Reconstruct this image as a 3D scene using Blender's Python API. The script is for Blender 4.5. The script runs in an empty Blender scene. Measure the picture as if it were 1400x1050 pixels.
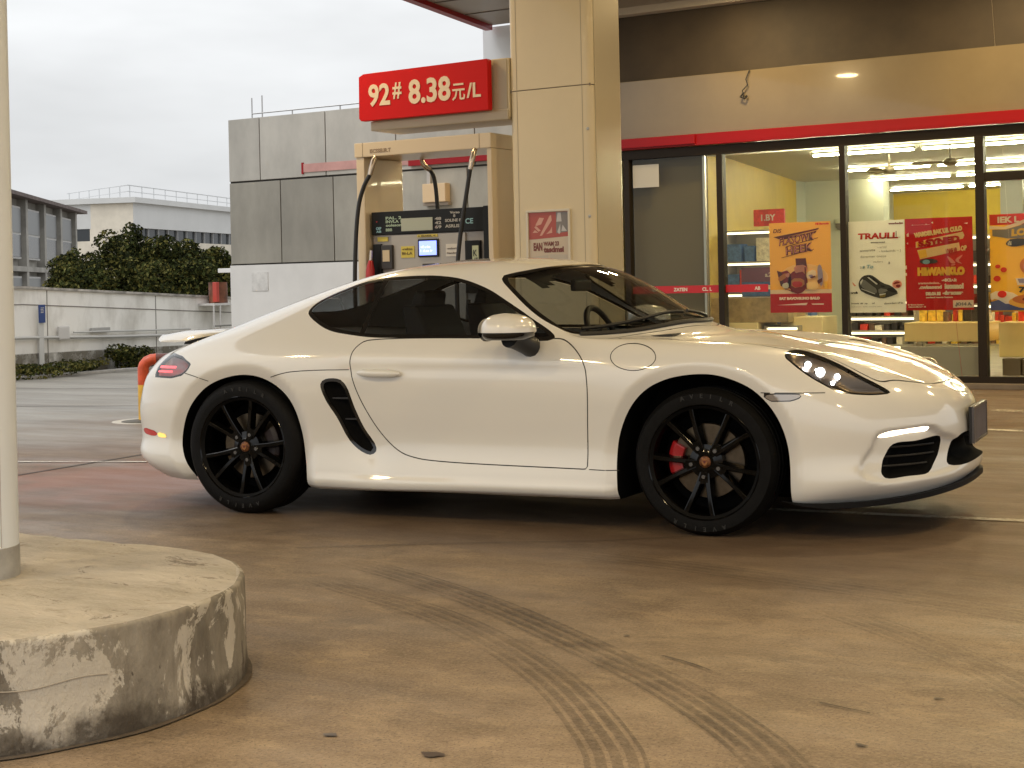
import bpy, bmesh, math, random
import numpy as np
from mathutils import Vector, Matrix
from mathutils.bvhtree import BVHTree
random.seed(7)
R = math.radians
C = bpy.context.scene.collection
SC = bpy.context.scene

# ------------------------------------------------------------------ camera
cam_d = bpy.data.cameras.new('camera'); cam = bpy.data.objects.new('camera', cam_d); C.objects.link(cam)
cam_d.sensor_width = 36; cam_d.lens = 54.0; cam_d.shift_y = -(525 - 400.95) / 1400
cam_d.clip_start = .05; cam_d.clip_end = 900
def cam_matrix(loc, yaw, pitch, roll):
    yw, pt, rl = R(yaw), R(pitch), R(roll)
    f = Vector((-math.sin(yw)*math.cos(pt), math.cos(yw)*math.cos(pt), math.sin(pt)))
    r = Vector((math.cos(yw), math.sin(yw), 0)); u = r.cross(f)
    r2 = r*math.cos(rl) + u*math.sin(rl); u2 = u*math.cos(rl) - r*math.sin(rl)
    m = Matrix((r2, u2, -f)).transposed().to_4x4(); m.translation = loc
    return m
cam.matrix_world = cam_matrix((4.19726, -7.06101, 1.15337), 31.2666, -.3, -1.238)
SC.camera = cam

# ------------------------------------------------------------------ overcast sky, weak wide sun, exposure
SUN_EL, SUN_AZ = 52, 215
w = bpy.data.worlds.new('World'); SC.world = w; w.use_nodes = True
nt = w.node_tree; nt.nodes.clear()
def N(t, tp, **kw):
    n = t.nodes.new(tp)
    for k, v in kw.items():
        if k in n.inputs.keys(): n.inputs[k].default_value = v
        else: setattr(n, k, v)
    return n
def L(t, a, b): t.links.new(a, b)
sky = N(nt, 'ShaderNodeTexSky', sky_type='NISHITA', sun_disc=False, sun_elevation=R(SUN_EL), sun_rotation=R(SUN_AZ), air_density=1.0, dust_density=4.0)
hs = N(nt, 'ShaderNodeHueSaturation', Saturation=.10)
L(nt, sky.outputs[0], hs.inputs['Color'])
tc = N(nt, 'ShaderNodeTexCoord'); sp = N(nt, 'ShaderNodeSeparateXYZ'); L(nt, tc.outputs['Generated'], sp.inputs[0])
mr = N(nt, 'ShaderNodeMapRange'); mr.inputs[1].default_value = 0; mr.inputs[2].default_value = 1; mr.inputs[3].default_value = 5.9; mr.inputs[4].default_value = 11.5
L(nt, sp.outputs[2], mr.inputs[0])
mp = N(nt, 'ShaderNodeMapping'); mp.inputs['Scale'].default_value = (1, 1, 3.5); L(nt, tc.outputs['Generated'], mp.inputs[0])
nz = N(nt, 'ShaderNodeTexNoise', Scale=2.3, Detail=5.0, Roughness=.55); L(nt, mp.outputs[0], nz.inputs['Vector'])
cr = N(nt, 'ShaderNodeMapRange'); cr.inputs[1].default_value = .3; cr.inputs[2].default_value = .7; cr.inputs[3].default_value = .80; cr.inputs[4].default_value = 1.14
L(nt, nz.outputs[0], cr.inputs[0])
mu = N(nt, 'ShaderNodeMath', operation='MULTIPLY'); L(nt, mr.outputs[0], mu.inputs[0]); L(nt, cr.outputs[0], mu.inputs[1])
gr = N(nt, 'ShaderNodeMix', data_type='RGBA', blend_type='MULTIPLY'); gr.inputs[0].default_value = 1
gr.inputs[6].default_value = (.965, .985, 1, 1); L(nt, mu.outputs[0], gr.inputs[7])
mx = N(nt, 'ShaderNodeMix', data_type='RGBA'); mx.inputs[0].default_value = .85
L(nt, hs.outputs[0], mx.inputs[6]); L(nt, gr.outputs[2], mx.inputs[7])
bg = N(nt, 'ShaderNodeBackground', Strength=.099); L(nt, mx.outputs[2], bg.inputs[0])
wo = N(nt, 'ShaderNodeOutputWorld'); L(nt, bg.outputs[0], wo.inputs[0])
sun_d = bpy.data.lights.new('sun', 'SUN'); sun_d.energy = .6; sun_d.angle = R(25); sun_d.color = (1, .97, .92)
sun = bpy.data.objects.new('sun', sun_d); C.objects.link(sun)
sun.rotation_euler = (R(90 - SUN_EL), 0, R(180 - SUN_AZ))
SC.view_settings.view_transform = 'Standard'; SC.view_settings.look = 'None'
SC.view_settings.exposure = .62; SC.view_settings.gamma = 1

# ------------------------------------------------------------------ materials
def mat(name, col, rough=.5, metal=0.0, coat=0.0, spec=.5, vary=0.0, vscale=3.0, stretch=(1, 1, 1), bump=0.0, bscale=40.0, rvar=0.0, col2=None, detail=6.0, lo=.35, hi=.65, ior=None):
    m = bpy.data.materials.new(name); m.use_nodes = True; t = m.node_tree; b = t.nodes['Principled BSDF']
    b.inputs['Base Color'].default_value = (*col, 1); b.inputs['Roughness'].default_value = rough; b.inputs['Metallic'].default_value = metal
    b.inputs['Coat Weight'].default_value = coat; b.inputs['Coat Roughness'].default_value = .03; b.inputs['Specular IOR Level'].default_value = spec
    if vary or col2 or bump or rvar:
        tc = N(t, 'ShaderNodeTexCoord'); mp = N(t, 'ShaderNodeMapping'); mp.inputs['Scale'].default_value = stretch
        L(t, tc.outputs['Object'], mp.inputs[0])
    if vary or col2 or rvar:
        n = N(t, 'ShaderNodeTexNoise', Scale=vscale, Detail=detail, Roughness=.62); L(t, mp.outputs[0], n.inputs['Vector'])
        r = N(t, 'ShaderNodeMapRange'); r.inputs[1].default_value = lo; r.inputs[2].default_value = hi; L(t, n.outputs[0], r.inputs[0])
        x = N(t, 'ShaderNodeMix', data_type='RGBA'); L(t, r.outputs[0], x.inputs[0])
        c2 = col2 or tuple(c * (1 + vary) for c in col); c1 = col if col2 else tuple(c * (1 - vary) for c in col)
        x.inputs[6].default_value = (*c1, 1); x.inputs[7].default_value = (*c2, 1)
        if vary or col2: L(t, x.outputs[2], b.inputs['Base Color'])
        if rvar:
            q = N(t, 'ShaderNodeMapRange'); q.inputs[1].default_value = lo; q.inputs[2].default_value = hi
            q.inputs[3].default_value = max(0, rough - rvar); q.inputs[4].default_value = min(1, rough + rvar); L(t, n.outputs[0], q.inputs[0]); L(t, q.outputs[0], b.inputs['Roughness'])
    if bump:
        n2 = N(t, 'ShaderNodeTexNoise', Scale=bscale, Detail=5.0); L(t, mp.outputs[0], n2.inputs['Vector'])
        bp = N(t, 'ShaderNodeBump', Strength=bump, Distance=.01); L(t, n2.outputs[0], bp.inputs['Height']); L(t, bp.outputs[0], b.inputs['Normal'])
    return m
def emit(name, col, strength):
    m = bpy.data.materials.new(name); m.use_nodes = True; b = m.node_tree.nodes['Principled BSDF']
    b.inputs['Base Color'].default_value = (*[min(c, .8) for c in col], 1); b.inputs['Emission Color'].default_value = (*col, 1); b.inputs['Emission Strength'].default_value = strength
    return m
def paper(m, k=.5):                                   # thin paper lets light through from behind
    t = m.node_tree; b = t.nodes['Principled BSDF']; o = t.nodes['Material Output']; tl = N(t, 'ShaderNodeBsdfTranslucent'); tl.inputs[0].default_value = b.inputs['Base Color'].default_value
    x = N(t, 'ShaderNodeMixShader'); x.inputs[0].default_value = k; L(t, b.outputs[0], x.inputs[1]); L(t, tl.outputs[0], x.inputs[2]); L(t, x.outputs[0], o.inputs[0]); return m
def pane(name, tint, refl=1.0, rough=0.0):               # one thin pane: what is behind shows tinted, the surface mirrors by Fresnel
    m = bpy.data.materials.new(name); m.use_nodes = True; t = m.node_tree; t.nodes.clear()
    tr = N(t, 'ShaderNodeBsdfTransparent'); tr.inputs[0].default_value = (*tint, 1)
    gl = N(t, 'ShaderNodeBsdfGlossy'); gl.inputs['Roughness'].default_value = rough
    lw = N(t, 'ShaderNodeLayerWeight'); pw = N(t, 'ShaderNodeMath', operation='POWER'); L(t, lw.outputs['Facing'], pw.inputs[0]); pw.inputs[1].default_value = 4.0
    mu = N(t, 'ShaderNodeMath', operation='MULTIPLY_ADD'); mu.inputs[1].default_value = .92 * refl; mu.inputs[2].default_value = .05 * refl; mu.use_clamp = True; L(t, pw.outputs[0], mu.inputs[0])
    mx = N(t, 'ShaderNodeMixShader'); L(t, mu.outputs[0], mx.inputs[0]); L(t, tr.outputs[0], mx.inputs[1]); L(t, gl.outputs[0], mx.inputs[2])
    o = N(t, 'ShaderNodeOutputMaterial'); L(t, mx.outputs[0], o.inputs[0])
    return m

# ------------------------------------------------------------------ objects and meshes
def tag(o, label=None, cat=None, group=None, kind=None):
    if label: o['label'] = label
    if cat: o['category'] = cat
    if group: o['group'] = group
    if kind: o['kind'] = kind
    return o
def thing(name, label, cat, loc=(0, 0, 0), rz=0.0, group=None):
    o = bpy.data.objects.new(name, None); C.objects.link(o); o.empty_display_size = .2
    o.location = loc; o.rotation_euler = (0, 0, rz)
    return tag(o, label, cat, group)
def copy_tree(o, parent=None):
    c = o.copy(); C.objects.link(c); c.parent = parent
    for ch in list(o.children): copy_tree(ch, c)
    return c
class MB:
    def __init__(s): s.v = []; s.f = []
    def add(s, vs, fs):
        n = len(s.v); s.v += [tuple(v) for v in vs]; s.f += [tuple(i + n for i in f) for f in fs]; return s
    def box(s, x0, x1, y0, y1, z0, z1):
        return s.add([(x0,y0,z0),(x1,y0,z0),(x1,y1,z0),(x0,y1,z0),(x0,y0,z1),(x1,y0,z1),(x1,y1,z1),(x0,y1,z1)],
                     [(0,3,2,1),(4,5,6,7),(0,1,5,4),(1,2,6,5),(2,3,7,6),(3,0,4,7)])
    def quad(s, *p): return s.add(p, [tuple(range(len(p)))])
    def prism(s, poly, axis, a, b):                      # polygon extruded along axis from a to b
        n = len(poly)
        def P(p, t): return {'x': (t, p[0], p[1]), 'y': (p[0], t, p[1]), 'z': (p[0], p[1], t)}[axis]
        vs = [P(p, a) for p in poly] + [P(p, b) for p in poly]
        return s.add(vs, [tuple(range(n))[::-1], tuple(range(n, 2*n))] + [(i, (i+1) % n, n + (i+1) % n, n + i) for i in range(n)])
    def tube(s, path, r, k=8, caps=True):
        path = [Vector(p) for p in path]; m = len(path); rs = r if isinstance(r, (list, tuple)) else [r] * m
        vs = []; prev = None
        for i, p in enumerate(path):
            t = (path[min(i+1, m-1)] - path[max(i-1, 0)]).normalized()
            if prev is None: a = Vector((0, 0, 1)) if abs(t.z) < .9 else Vector((1, 0, 0)); n = t.cross(a).normalized()
            else: n = (prev - t * prev.dot(t)).normalized()
            prev = n; b = t.cross(n)
            vs += [p + (n * math.cos(2*math.pi*j/k) + b * math.sin(2*math.pi*j/k)) * rs[i] for j in range(k)]
        fs = [(i*k + j, i*k + (j+1) % k, (i+1)*k + (j+1) % k, (i+1)*k + j) for i in range(m-1) for j in range(k)]
        if caps: fs += [tuple(range(k))[::-1], tuple(range((m-1)*k, m*k))]
        return s.add(vs, fs)
    def lathe(s, prof, k=48, axis='z', c=(0, 0, 0), close=False):   # prof: (radius, along axis)
        m = len(prof); vs = []
        for r, h in prof:
            for j in range(k):
                a = 2 * math.pi * j / k; x, y = r * math.cos(a), r * math.sin(a)
                p = {'z': (x, y, h), 'y': (x, h, y), 'x': (h, x, y)}[axis]
                vs.append((p[0] + c[0], p[1] + c[1], p[2] + c[2]))
        q = m if close else m - 1
        return s.add(vs, [(i*k + j, i*k + (j+1) % k, ((i+1) % m)*k + (j+1) % k, ((i+1) % m)*k + j) for i in range(q) for j in range(k)])
    def xform(s, mt): s.v = [tuple(mt @ Vector(v)) for v in s.v]; return s
    def build(s, name, m, parent=None, smooth=False, bevel=0.0, seg=2, angle=40, fix=True):
        me = bpy.data.meshes.new(name); me.from_pydata(s.v, [], s.f); me.validate()
        if fix or bevel:
            b = bmesh.new(); b.from_mesh(me)
            bmesh.ops.recalc_face_normals(b, faces=b.faces[:])
            if bevel:
                es = [e for e in b.edges if len(e.link_faces) == 2 and e.calc_face_angle(0) > R(30)]
                bmesh.ops.bevel(b, geom=es, offset=bevel, segments=seg, affect='EDGES', profile=.7, clamp_overlap=True)
            b.to_mesh(me); b.free()
        for mm in (m if isinstance(m, (list, tuple)) else [m]): me.materials.append(mm)
        o = bpy.data.objects.new(name, me); C.objects.link(o)
        if parent: o.parent = parent
        if smooth or bevel:
            me.shade_smooth() if smooth else None
            if smooth: me.set_sharp_from_angle(angle=R(angle))
        return o
def text_mesh(s, body, x, z, h, y=0.0, depth=.004, font=None, width=None, shear=0.0, bold=0.0, rot=0.0, align='LEFT'):
    """letters standing in the xz plane, reading from -y, added to a mesh builder"""
    cu = bpy.data.curves.new('t', 'FONT'); cu.body = body; cu.size = h * 1.38; cu.extrude = depth / 2; cu.shear = shear; cu.offset = bold; cu.align_x = align
    cu.resolution_u = 3
    o = bpy.data.objects.new('t', cu); C.objects.link(o)
    me = o.to_mesh(); vs = [tuple(v.co) for v in me.vertices]; fs = [tuple(p.vertices) for p in me.polygons]
    o.to_mesh_clear(); bpy.data.objects.remove(o); bpy.data.curves.remove(cu)
    if not vs: return s
    if width:
        x0 = min(v[0] for v in vs); x1 = max(v[0] for v in vs); k = width / max(1e-6, x1 - x0); vs = [((v[0] - x0) * k, v[1], v[2]) for v in vs]
    cr, sr = math.cos(rot), math.sin(rot)
    return s.add([(x + v[0]*cr - v[1]*sr, y - v[2], z + v[0]*sr + v[1]*cr) for v in vs], fs)
# ---- car body surface: a control net (18 columns round the car x 11 rows up) splined to a dense grid
NET = [
 # rear centre .. rear corner        (x, half width, z) for 11 rows from sill to roof centre
 [(-2.06,0,.21),(-2.12,0,.28),(-2.15,0,.36),(-2.16,0,.50),(-2.14,0,.62),(-2.11,0,.71),(-2.09,0,.77),(-2.08,0,.795),(-2.07,0,.805),(-2.065,0,.812),(-2.06,0,.815)],
 [(-2.03,.32,.20),(-2.10,.34,.28),(-2.125,.34,.36),(-2.135,.34,.50),(-2.115,.34,.62),(-2.085,.34,.71),(-2.06,.32,.77),(-2.05,.28,.80),(-2.04,.23,.815),(-2.03,.14,.825),(-2.02,0,.83)],
 [(-1.95,.58,.19),(-2.005,.62,.27),(-2.025,.63,.36),(-2.032,.63,.50),(-2.015,.625,.62),(-1.985,.61,.71),(-1.95,.575,.785),(-1.935,.50,.82),(-1.93,.41,.84),(-1.92,.25,.852),(-1.91,0,.857)],
 [(-1.82,.74,.175),(-1.865,.785,.25),(-1.89,.795,.36),(-1.90,.795,.50),(-1.89,.79,.62),(-1.86,.768,.73),(-1.80,.715,.812),(-1.775,.62,.855),(-1.765,.50,.880),(-1.765,.30,.897),(-1.765,0,.903)],
 [(-1.62,.80,.16),(-1.63,.86,.22),(-1.64,.873,.36),(-1.64,.882,.50),(-1.635,.882,.64),(-1.62,.86,.765),(-1.58,.79,.855),(-1.57,.68,.905),(-1.56,.55,.938),(-1.56,.33,.965),(-1.56,0,.975)],
 [(-1.24,.80,.15),(-1.24,.875,.20),(-1.24,.888,.34),(-1.24,.897,.50),(-1.24,.903,.66),(-1.24,.882,.81),(-1.23,.805,.905),(-1.23,.70,.975),(-1.23,.56,1.035),(-1.23,.33,1.08),(-1.23,0,1.095)],
 [(-.80,.80,.145),(-.80,.875,.195),(-.80,.870,.34),(-.80,.878,.50),(-.80,.892,.66),(-.80,.872,.82),(-.80,.800,.915),(-.80,.68,1.045),(-.80,.545,1.149),(-.80,.33,1.207),(-.80,0,1.225)],
 [(-.48,.80,.145),(-.48,.872,.19),(-.48,.850,.34),(-.48,.854,.50),(-.48,.870,.67),(-.48,.855,.825),(-.48,.785,.908),(-.48,.680,1.06),(-.48,.555,1.199),(-.48,.33,1.261),(-.48,0,1.278)],
 [(-.10,.80,.15),(-.10,.872,.195),(-.10,.846,.34),(-.10,.850,.50),(-.10,.864,.67),(-.10,.850,.82),(-.10,.782,.902),(-.10,.680,1.06),(-.10,.565,1.208),(-.10,.33,1.285),(-.10,0,1.301)],
 [(.22,.80,.155),(.22,.872,.20),(.22,.848,.34),(.22,.851,.50),(.22,.864,.67),(.22,.848,.815),(.22,.782,.897),(.20,.692,1.035),(.11,.567,1.19),(.33,.33,1.238),(.42,0,1.248)],
 [(.44,.80,.155),(.44,.872,.20),(.44,.850,.34),(.44,.853,.50),(.44,.865,.66),(.44,.847,.81),(.44,.780,.893),(.42,.715,.965),(.36,.632,1.045),(.64,.345,1.085),(.72,0,1.105)],
 [(.68,.80,.155),(.68,.870,.20),(.68,.856,.34),(.68,.858,.50),(.68,.868,.66),(.67,.845,.80),(.64,.782,.882),(.62,.735,.897),(.60,.685,.908),(.90,.36,.925),(1.02,0,.940)],
 [(.90,.80,.155),(.90,.872,.205),(.90,.872,.34),(.90,.876,.50),(.90,.882,.67),(.90,.845,.805),(.90,.765,.877),(.92,.66,.888),(.95,.55,.890),(1.15,.34,.890),(1.24,0,.898)],
 [(1.24,.80,.155),(1.24,.875,.21),(1.24,.888,.34),(1.24,.895,.50),(1.24,.895,.67),(1.24,.848,.805),(1.24,.755,.868),(1.25,.62,.866),(1.27,.49,.852),(1.40,.31,.852),(1.48,0,.858)],
 [(1.60,.80,.15),(1.60,.866,.205),(1.60,.878,.34),(1.60,.880,.48),(1.60,.868,.64),(1.60,.805,.765),(1.60,.705,.832),(1.61,.585,.838),(1.64,.46,.820),(1.73,.29,.808),(1.78,0,.808)],
 [(1.88,.73,.155),(1.90,.79,.215),(1.92,.805,.34),(1.92,.80,.46),(1.91,.785,.58),(1.91,.715,.685),(1.91,.61,.752),(1.92,.51,.757),(1.94,.41,.747),(2.0,.25,.738),(2.03,0,.738)],
 [(2.10,.56,.175),(2.13,.60,.235),(2.15,.61,.34),(2.15,.605,.45),(2.14,.59,.55),(2.12,.54,.63),(2.11,.47,.675),(2.11,.39,.682),(2.12,.32,.682),(2.14,.20,.680),(2.15,0,.680)],
 [(2.24,.31,.20),(2.27,.325,.25),(2.275,.33,.35),(2.275,.33,.45),(2.265,.32,.535),(2.245,.29,.59),(2.225,.25,.622),(2.22,.21,.632),(2.22,.17,.634),(2.22,.10,.635),(2.22,0,.635)],
 [(2.27,0,.21),(2.305,0,.255),(2.31,0,.35),(2.31,0,.45),(2.30,0,.53),(2.285,0,.575),(2.265,0,.60),(2.26,0,.607),(2.255,0,.611),(2.252,0,.613),(2.25,0,.614)],
]
def _spl(t, y, tq):                       # natural cubic spline through y at knots t, sampled at tq (along axis 0)
    n = len(t); h = np.diff(t); A = np.zeros((n, n)); b = np.zeros((n,) + y.shape[1:])
    A[0, 0] = A[-1, -1] = 1
    for i in range(1, n - 1):
        A[i, i-1], A[i, i], A[i, i+1] = h[i-1], 2 * (h[i-1] + h[i]), h[i]
        b[i] = 6 * ((y[i+1] - y[i]) / h[i] - (y[i] - y[i-1]) / h[i-1])
    m = np.linalg.solve(A, b.reshape(n, -1)).reshape(b.shape)
    k = np.clip(np.searchsorted(t, tq, side='right') - 1, 0, n - 2)
    sh = (-1,) + (1,) * (y.ndim - 1)
    hh = h[k].reshape(sh); a = (t[k+1] - tq).reshape(sh) / hh; c = 1 - a
    return a * y[k] + c * y[k+1] + ((a**3 - a) * m[k] + (c**3 - c) * m[k+1]) * hh**2 / 6
def _mir(N, ax):                          # mirror three layers of the net over the centre plane
    return N * np.array([1, -1, 1])
def body_grid(sub_u=16, sub_v=10):
    N = np.array(NET, float)              # (cols, rows, 3)
    N[:4, :, 0] -= .013; N[3, :6, 1] += .006
    N[5:15, 0, 1] = .842; N[5:15, 0, 2] = np.minimum(N[5:15, 0, 2], .150); N[5:15, 1, 2] -= .028      # crisp sill edge
    N[15:, 1, 2] -= .016; N[4, 1, 2] -= .018; N[4, 0, 1] = .82; N[:4, 1, 2] -= .030; N[:4, 1, 0] += .012; N[2:4, 1:7, 0] -= .010
    du = np.linalg.norm(np.diff(N, axis=0), axis=2)[:, 1:9].mean(1)
    dv = np.linalg.norm(np.diff(N, axis=1), axis=2)[3:15].mean(0)
    tu = np.concatenate([[0], np.cumsum(du)]); tv = np.concatenate([[0], np.cumsum(dv)])
    E = np.concatenate([_mir(N[3:0:-1], 0), N, _mir(N[-2:-5:-1], 0)], 0)
    te = np.concatenate([-tu[3:0:-1], tu, 2 * tu[-1] - tu[-2:-5:-1]])
    qu = np.concatenate([np.linspace(tu[i], tu[i+1], sub_u, endpoint=False) for i in range(len(tu)-1)] + [[tu[-1]]])
    G = _spl(te, E, qu)
    F = np.concatenate([G, _mir(G[:, -2:-5:-1], 1)], 1)
    tf = np.concatenate([tv, 2 * tv[-1] - tv[-2:-5:-1]])
    qv = np.concatenate([np.linspace(tv[i], tv[i+1], sub_v, endpoint=False) for i in range(len(tv)-1)] + [[tv[-1]]])
    P = _spl(tf, F.transpose(1, 0, 2), qv).transpose(1, 0, 2)
    V = np.broadcast_to(np.interp(qv, tv, np.arange(len(tv)))[None, :], P.shape[:2]).copy()
    P[..., 1] = np.maximum(P[..., 1], 0); P[0, :, 1] = 0; P[-1, :, 1] = 0; P[:, -1, 1] = 0
    return P, V
def sdf(poly, q):                         # signed distance (positive inside) of points q to a closed polygon
    a = np.asarray(poly, float); b = np.roll(a, -1, 0); out = np.empty(len(q))
    for s in range(0, len(q), 4000):
        p = q[s:s+4000, None, :]; e = (b - a)[None]; w = p - a[None]
        t = np.clip((w * e).sum(2) / np.maximum((e * e).sum(2), 1e-12), 0, 1)
        d = np.sqrt(((w - e * t[..., None])**2).sum(2).min(1))
        c1 = (a[None, :, 1] <= p[..., 1]) != (b[None, :, 1] <= p[..., 1])
        xx = a[None, :, 0] + (p[..., 1] - a[None, :, 1]) * e[..., 0] / np.where(np.abs(e[..., 1]) < 1e-12, 1e-12, e[..., 1])
        ins = (c1 & (p[..., 0] < xx)).sum(1) % 2 == 1
        out[s:s+4000] = np.where(ins, d, -d)
    return out
def chaikin(pts, n=2, closed=True):
    p = np.asarray(pts, float)
    for _ in range(n):
        if closed:
            q = np.roll(p, -1, 0); p = np.stack([.75 * p + .25 * q, .25 * p + .75 * q], 1).reshape(-1, 2)
        else:
            a, b = p[:-1], p[1:]; m = np.stack([.75 * a + .25 * b, .25 * a + .75 * b], 1).reshape(-1, 2)
            p = np.concatenate([p[:1], m, p[-1:]])
    return p
def closed_curve(pts, n=5):               # smooth closed curve through the given points (centripetal Catmull-Rom)
    p = np.asarray(pts, float); m = len(p); out = []
    for i in range(m):
        a, b, c, d = p[i-1], p[i], p[(i+1) % m], p[(i+2) % m]
        t0 = 0; t1 = np.linalg.norm(b-a)**.5; t2 = t1 + np.linalg.norm(c-b)**.5; t3 = t2 + np.linalg.norm(d-c)**.5
        for t in np.linspace(t1, t2, n, endpoint=False):
            A1 = (t1-t)/(t1-t0)*a + (t-t0)/(t1-t0)*b; A2 = (t2-t)/(t2-t1)*b + (t-t1)/(t2-t1)*c; A3 = (t3-t)/(t3-t2)*c + (t-t2)/(t3-t2)*d
            B1 = (t2-t)/(t2-t0)*A1 + (t-t0)/(t2-t0)*A2; B2 = (t3-t)/(t3-t1)*A2 + (t-t1)/(t3-t1)*A3
            out.append((t2-t)/(t2-t1)*B1 + (t-t1)/(t2-t1)*B2)
    return np.array(out)
def arch_curve(a):
    a = chaikin([(p[0], p[2]) for p in a], 2, closed=False)
    return np.concatenate([a, np.array([[a[-1][0], -.2], [a[0][0], -.2]])])
def deform(PG, PV, POLY):                 # creases, arch lips, scoops pressed into the smooth body
    PG = np.ascontiguousarray(PG); flat = PG.reshape(-1, 3); xzq = flat[:, [0, 2]].copy(); vrow = PV.reshape(-1)
    for A, wd in ((arch_curve(POLY['rarch']), .058), (arch_curve(POLY['farch']), .052)):      # the flat lip round each wheel arch
        d = -sdf(A, xzq); k = (d < wd) & (vrow < 5.7) & (flat[:, 1] > .6)
        flat[k, 1] -= .52 * (wd - np.maximum(d[k], -.03))
    sw = np.clip((.80 - np.abs(flat[:, 0] - .02)) / .25, 0, 1) * (flat[:, 1] > .7)             # crease under the door handle
    z = flat[:, 2]; flat[:, 1] -= sw * .007 * np.exp(-((z - .748) / .024)**2)
    t = np.clip((.222 - z) / .022, 0, 1) * np.clip((.80 - np.abs(flat[:, 0])) / .10 + .6, 0, 1) * (np.abs(flat[:, 0]) < .86) * (vrow > .35); flat[:, 1] += .011 * t * t * (3 - 2*t)
    IN = closed_curve([(p[0], p[2]) for p in POLY['intake']]); di = -sdf(IN, xzq); k = (flat[:, 1] > .7) & (vrow < 5)
    dip = np.clip(1 - di / .17, 0, 1)**2 * np.clip((flat[:, 0] + .70) / .25, 0, 1)             # the panel dips towards the intake's front edge
    flat[k, 1] -= .020 * dip[k]
    if 'scoop' in POLY:                                                                       # hollow round the lower front intake
        S = closed_curve([(p[1], p[2]) for p in POLY['scoop']]); ds = sdf(S, flat[:, [1, 2]]); k = (flat[:, 0] > 1.75) & (vrow < 4.8)
        t = np.clip(ds / .022, 0, 1); t = t*t*(3 - 2*t) * np.clip((flat[:, 1] - .22) / .2, 0, 1); flat[k, 0] -= .022 * t[k]; flat[k, 1] -= .011 * t[k]
    return PG
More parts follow.
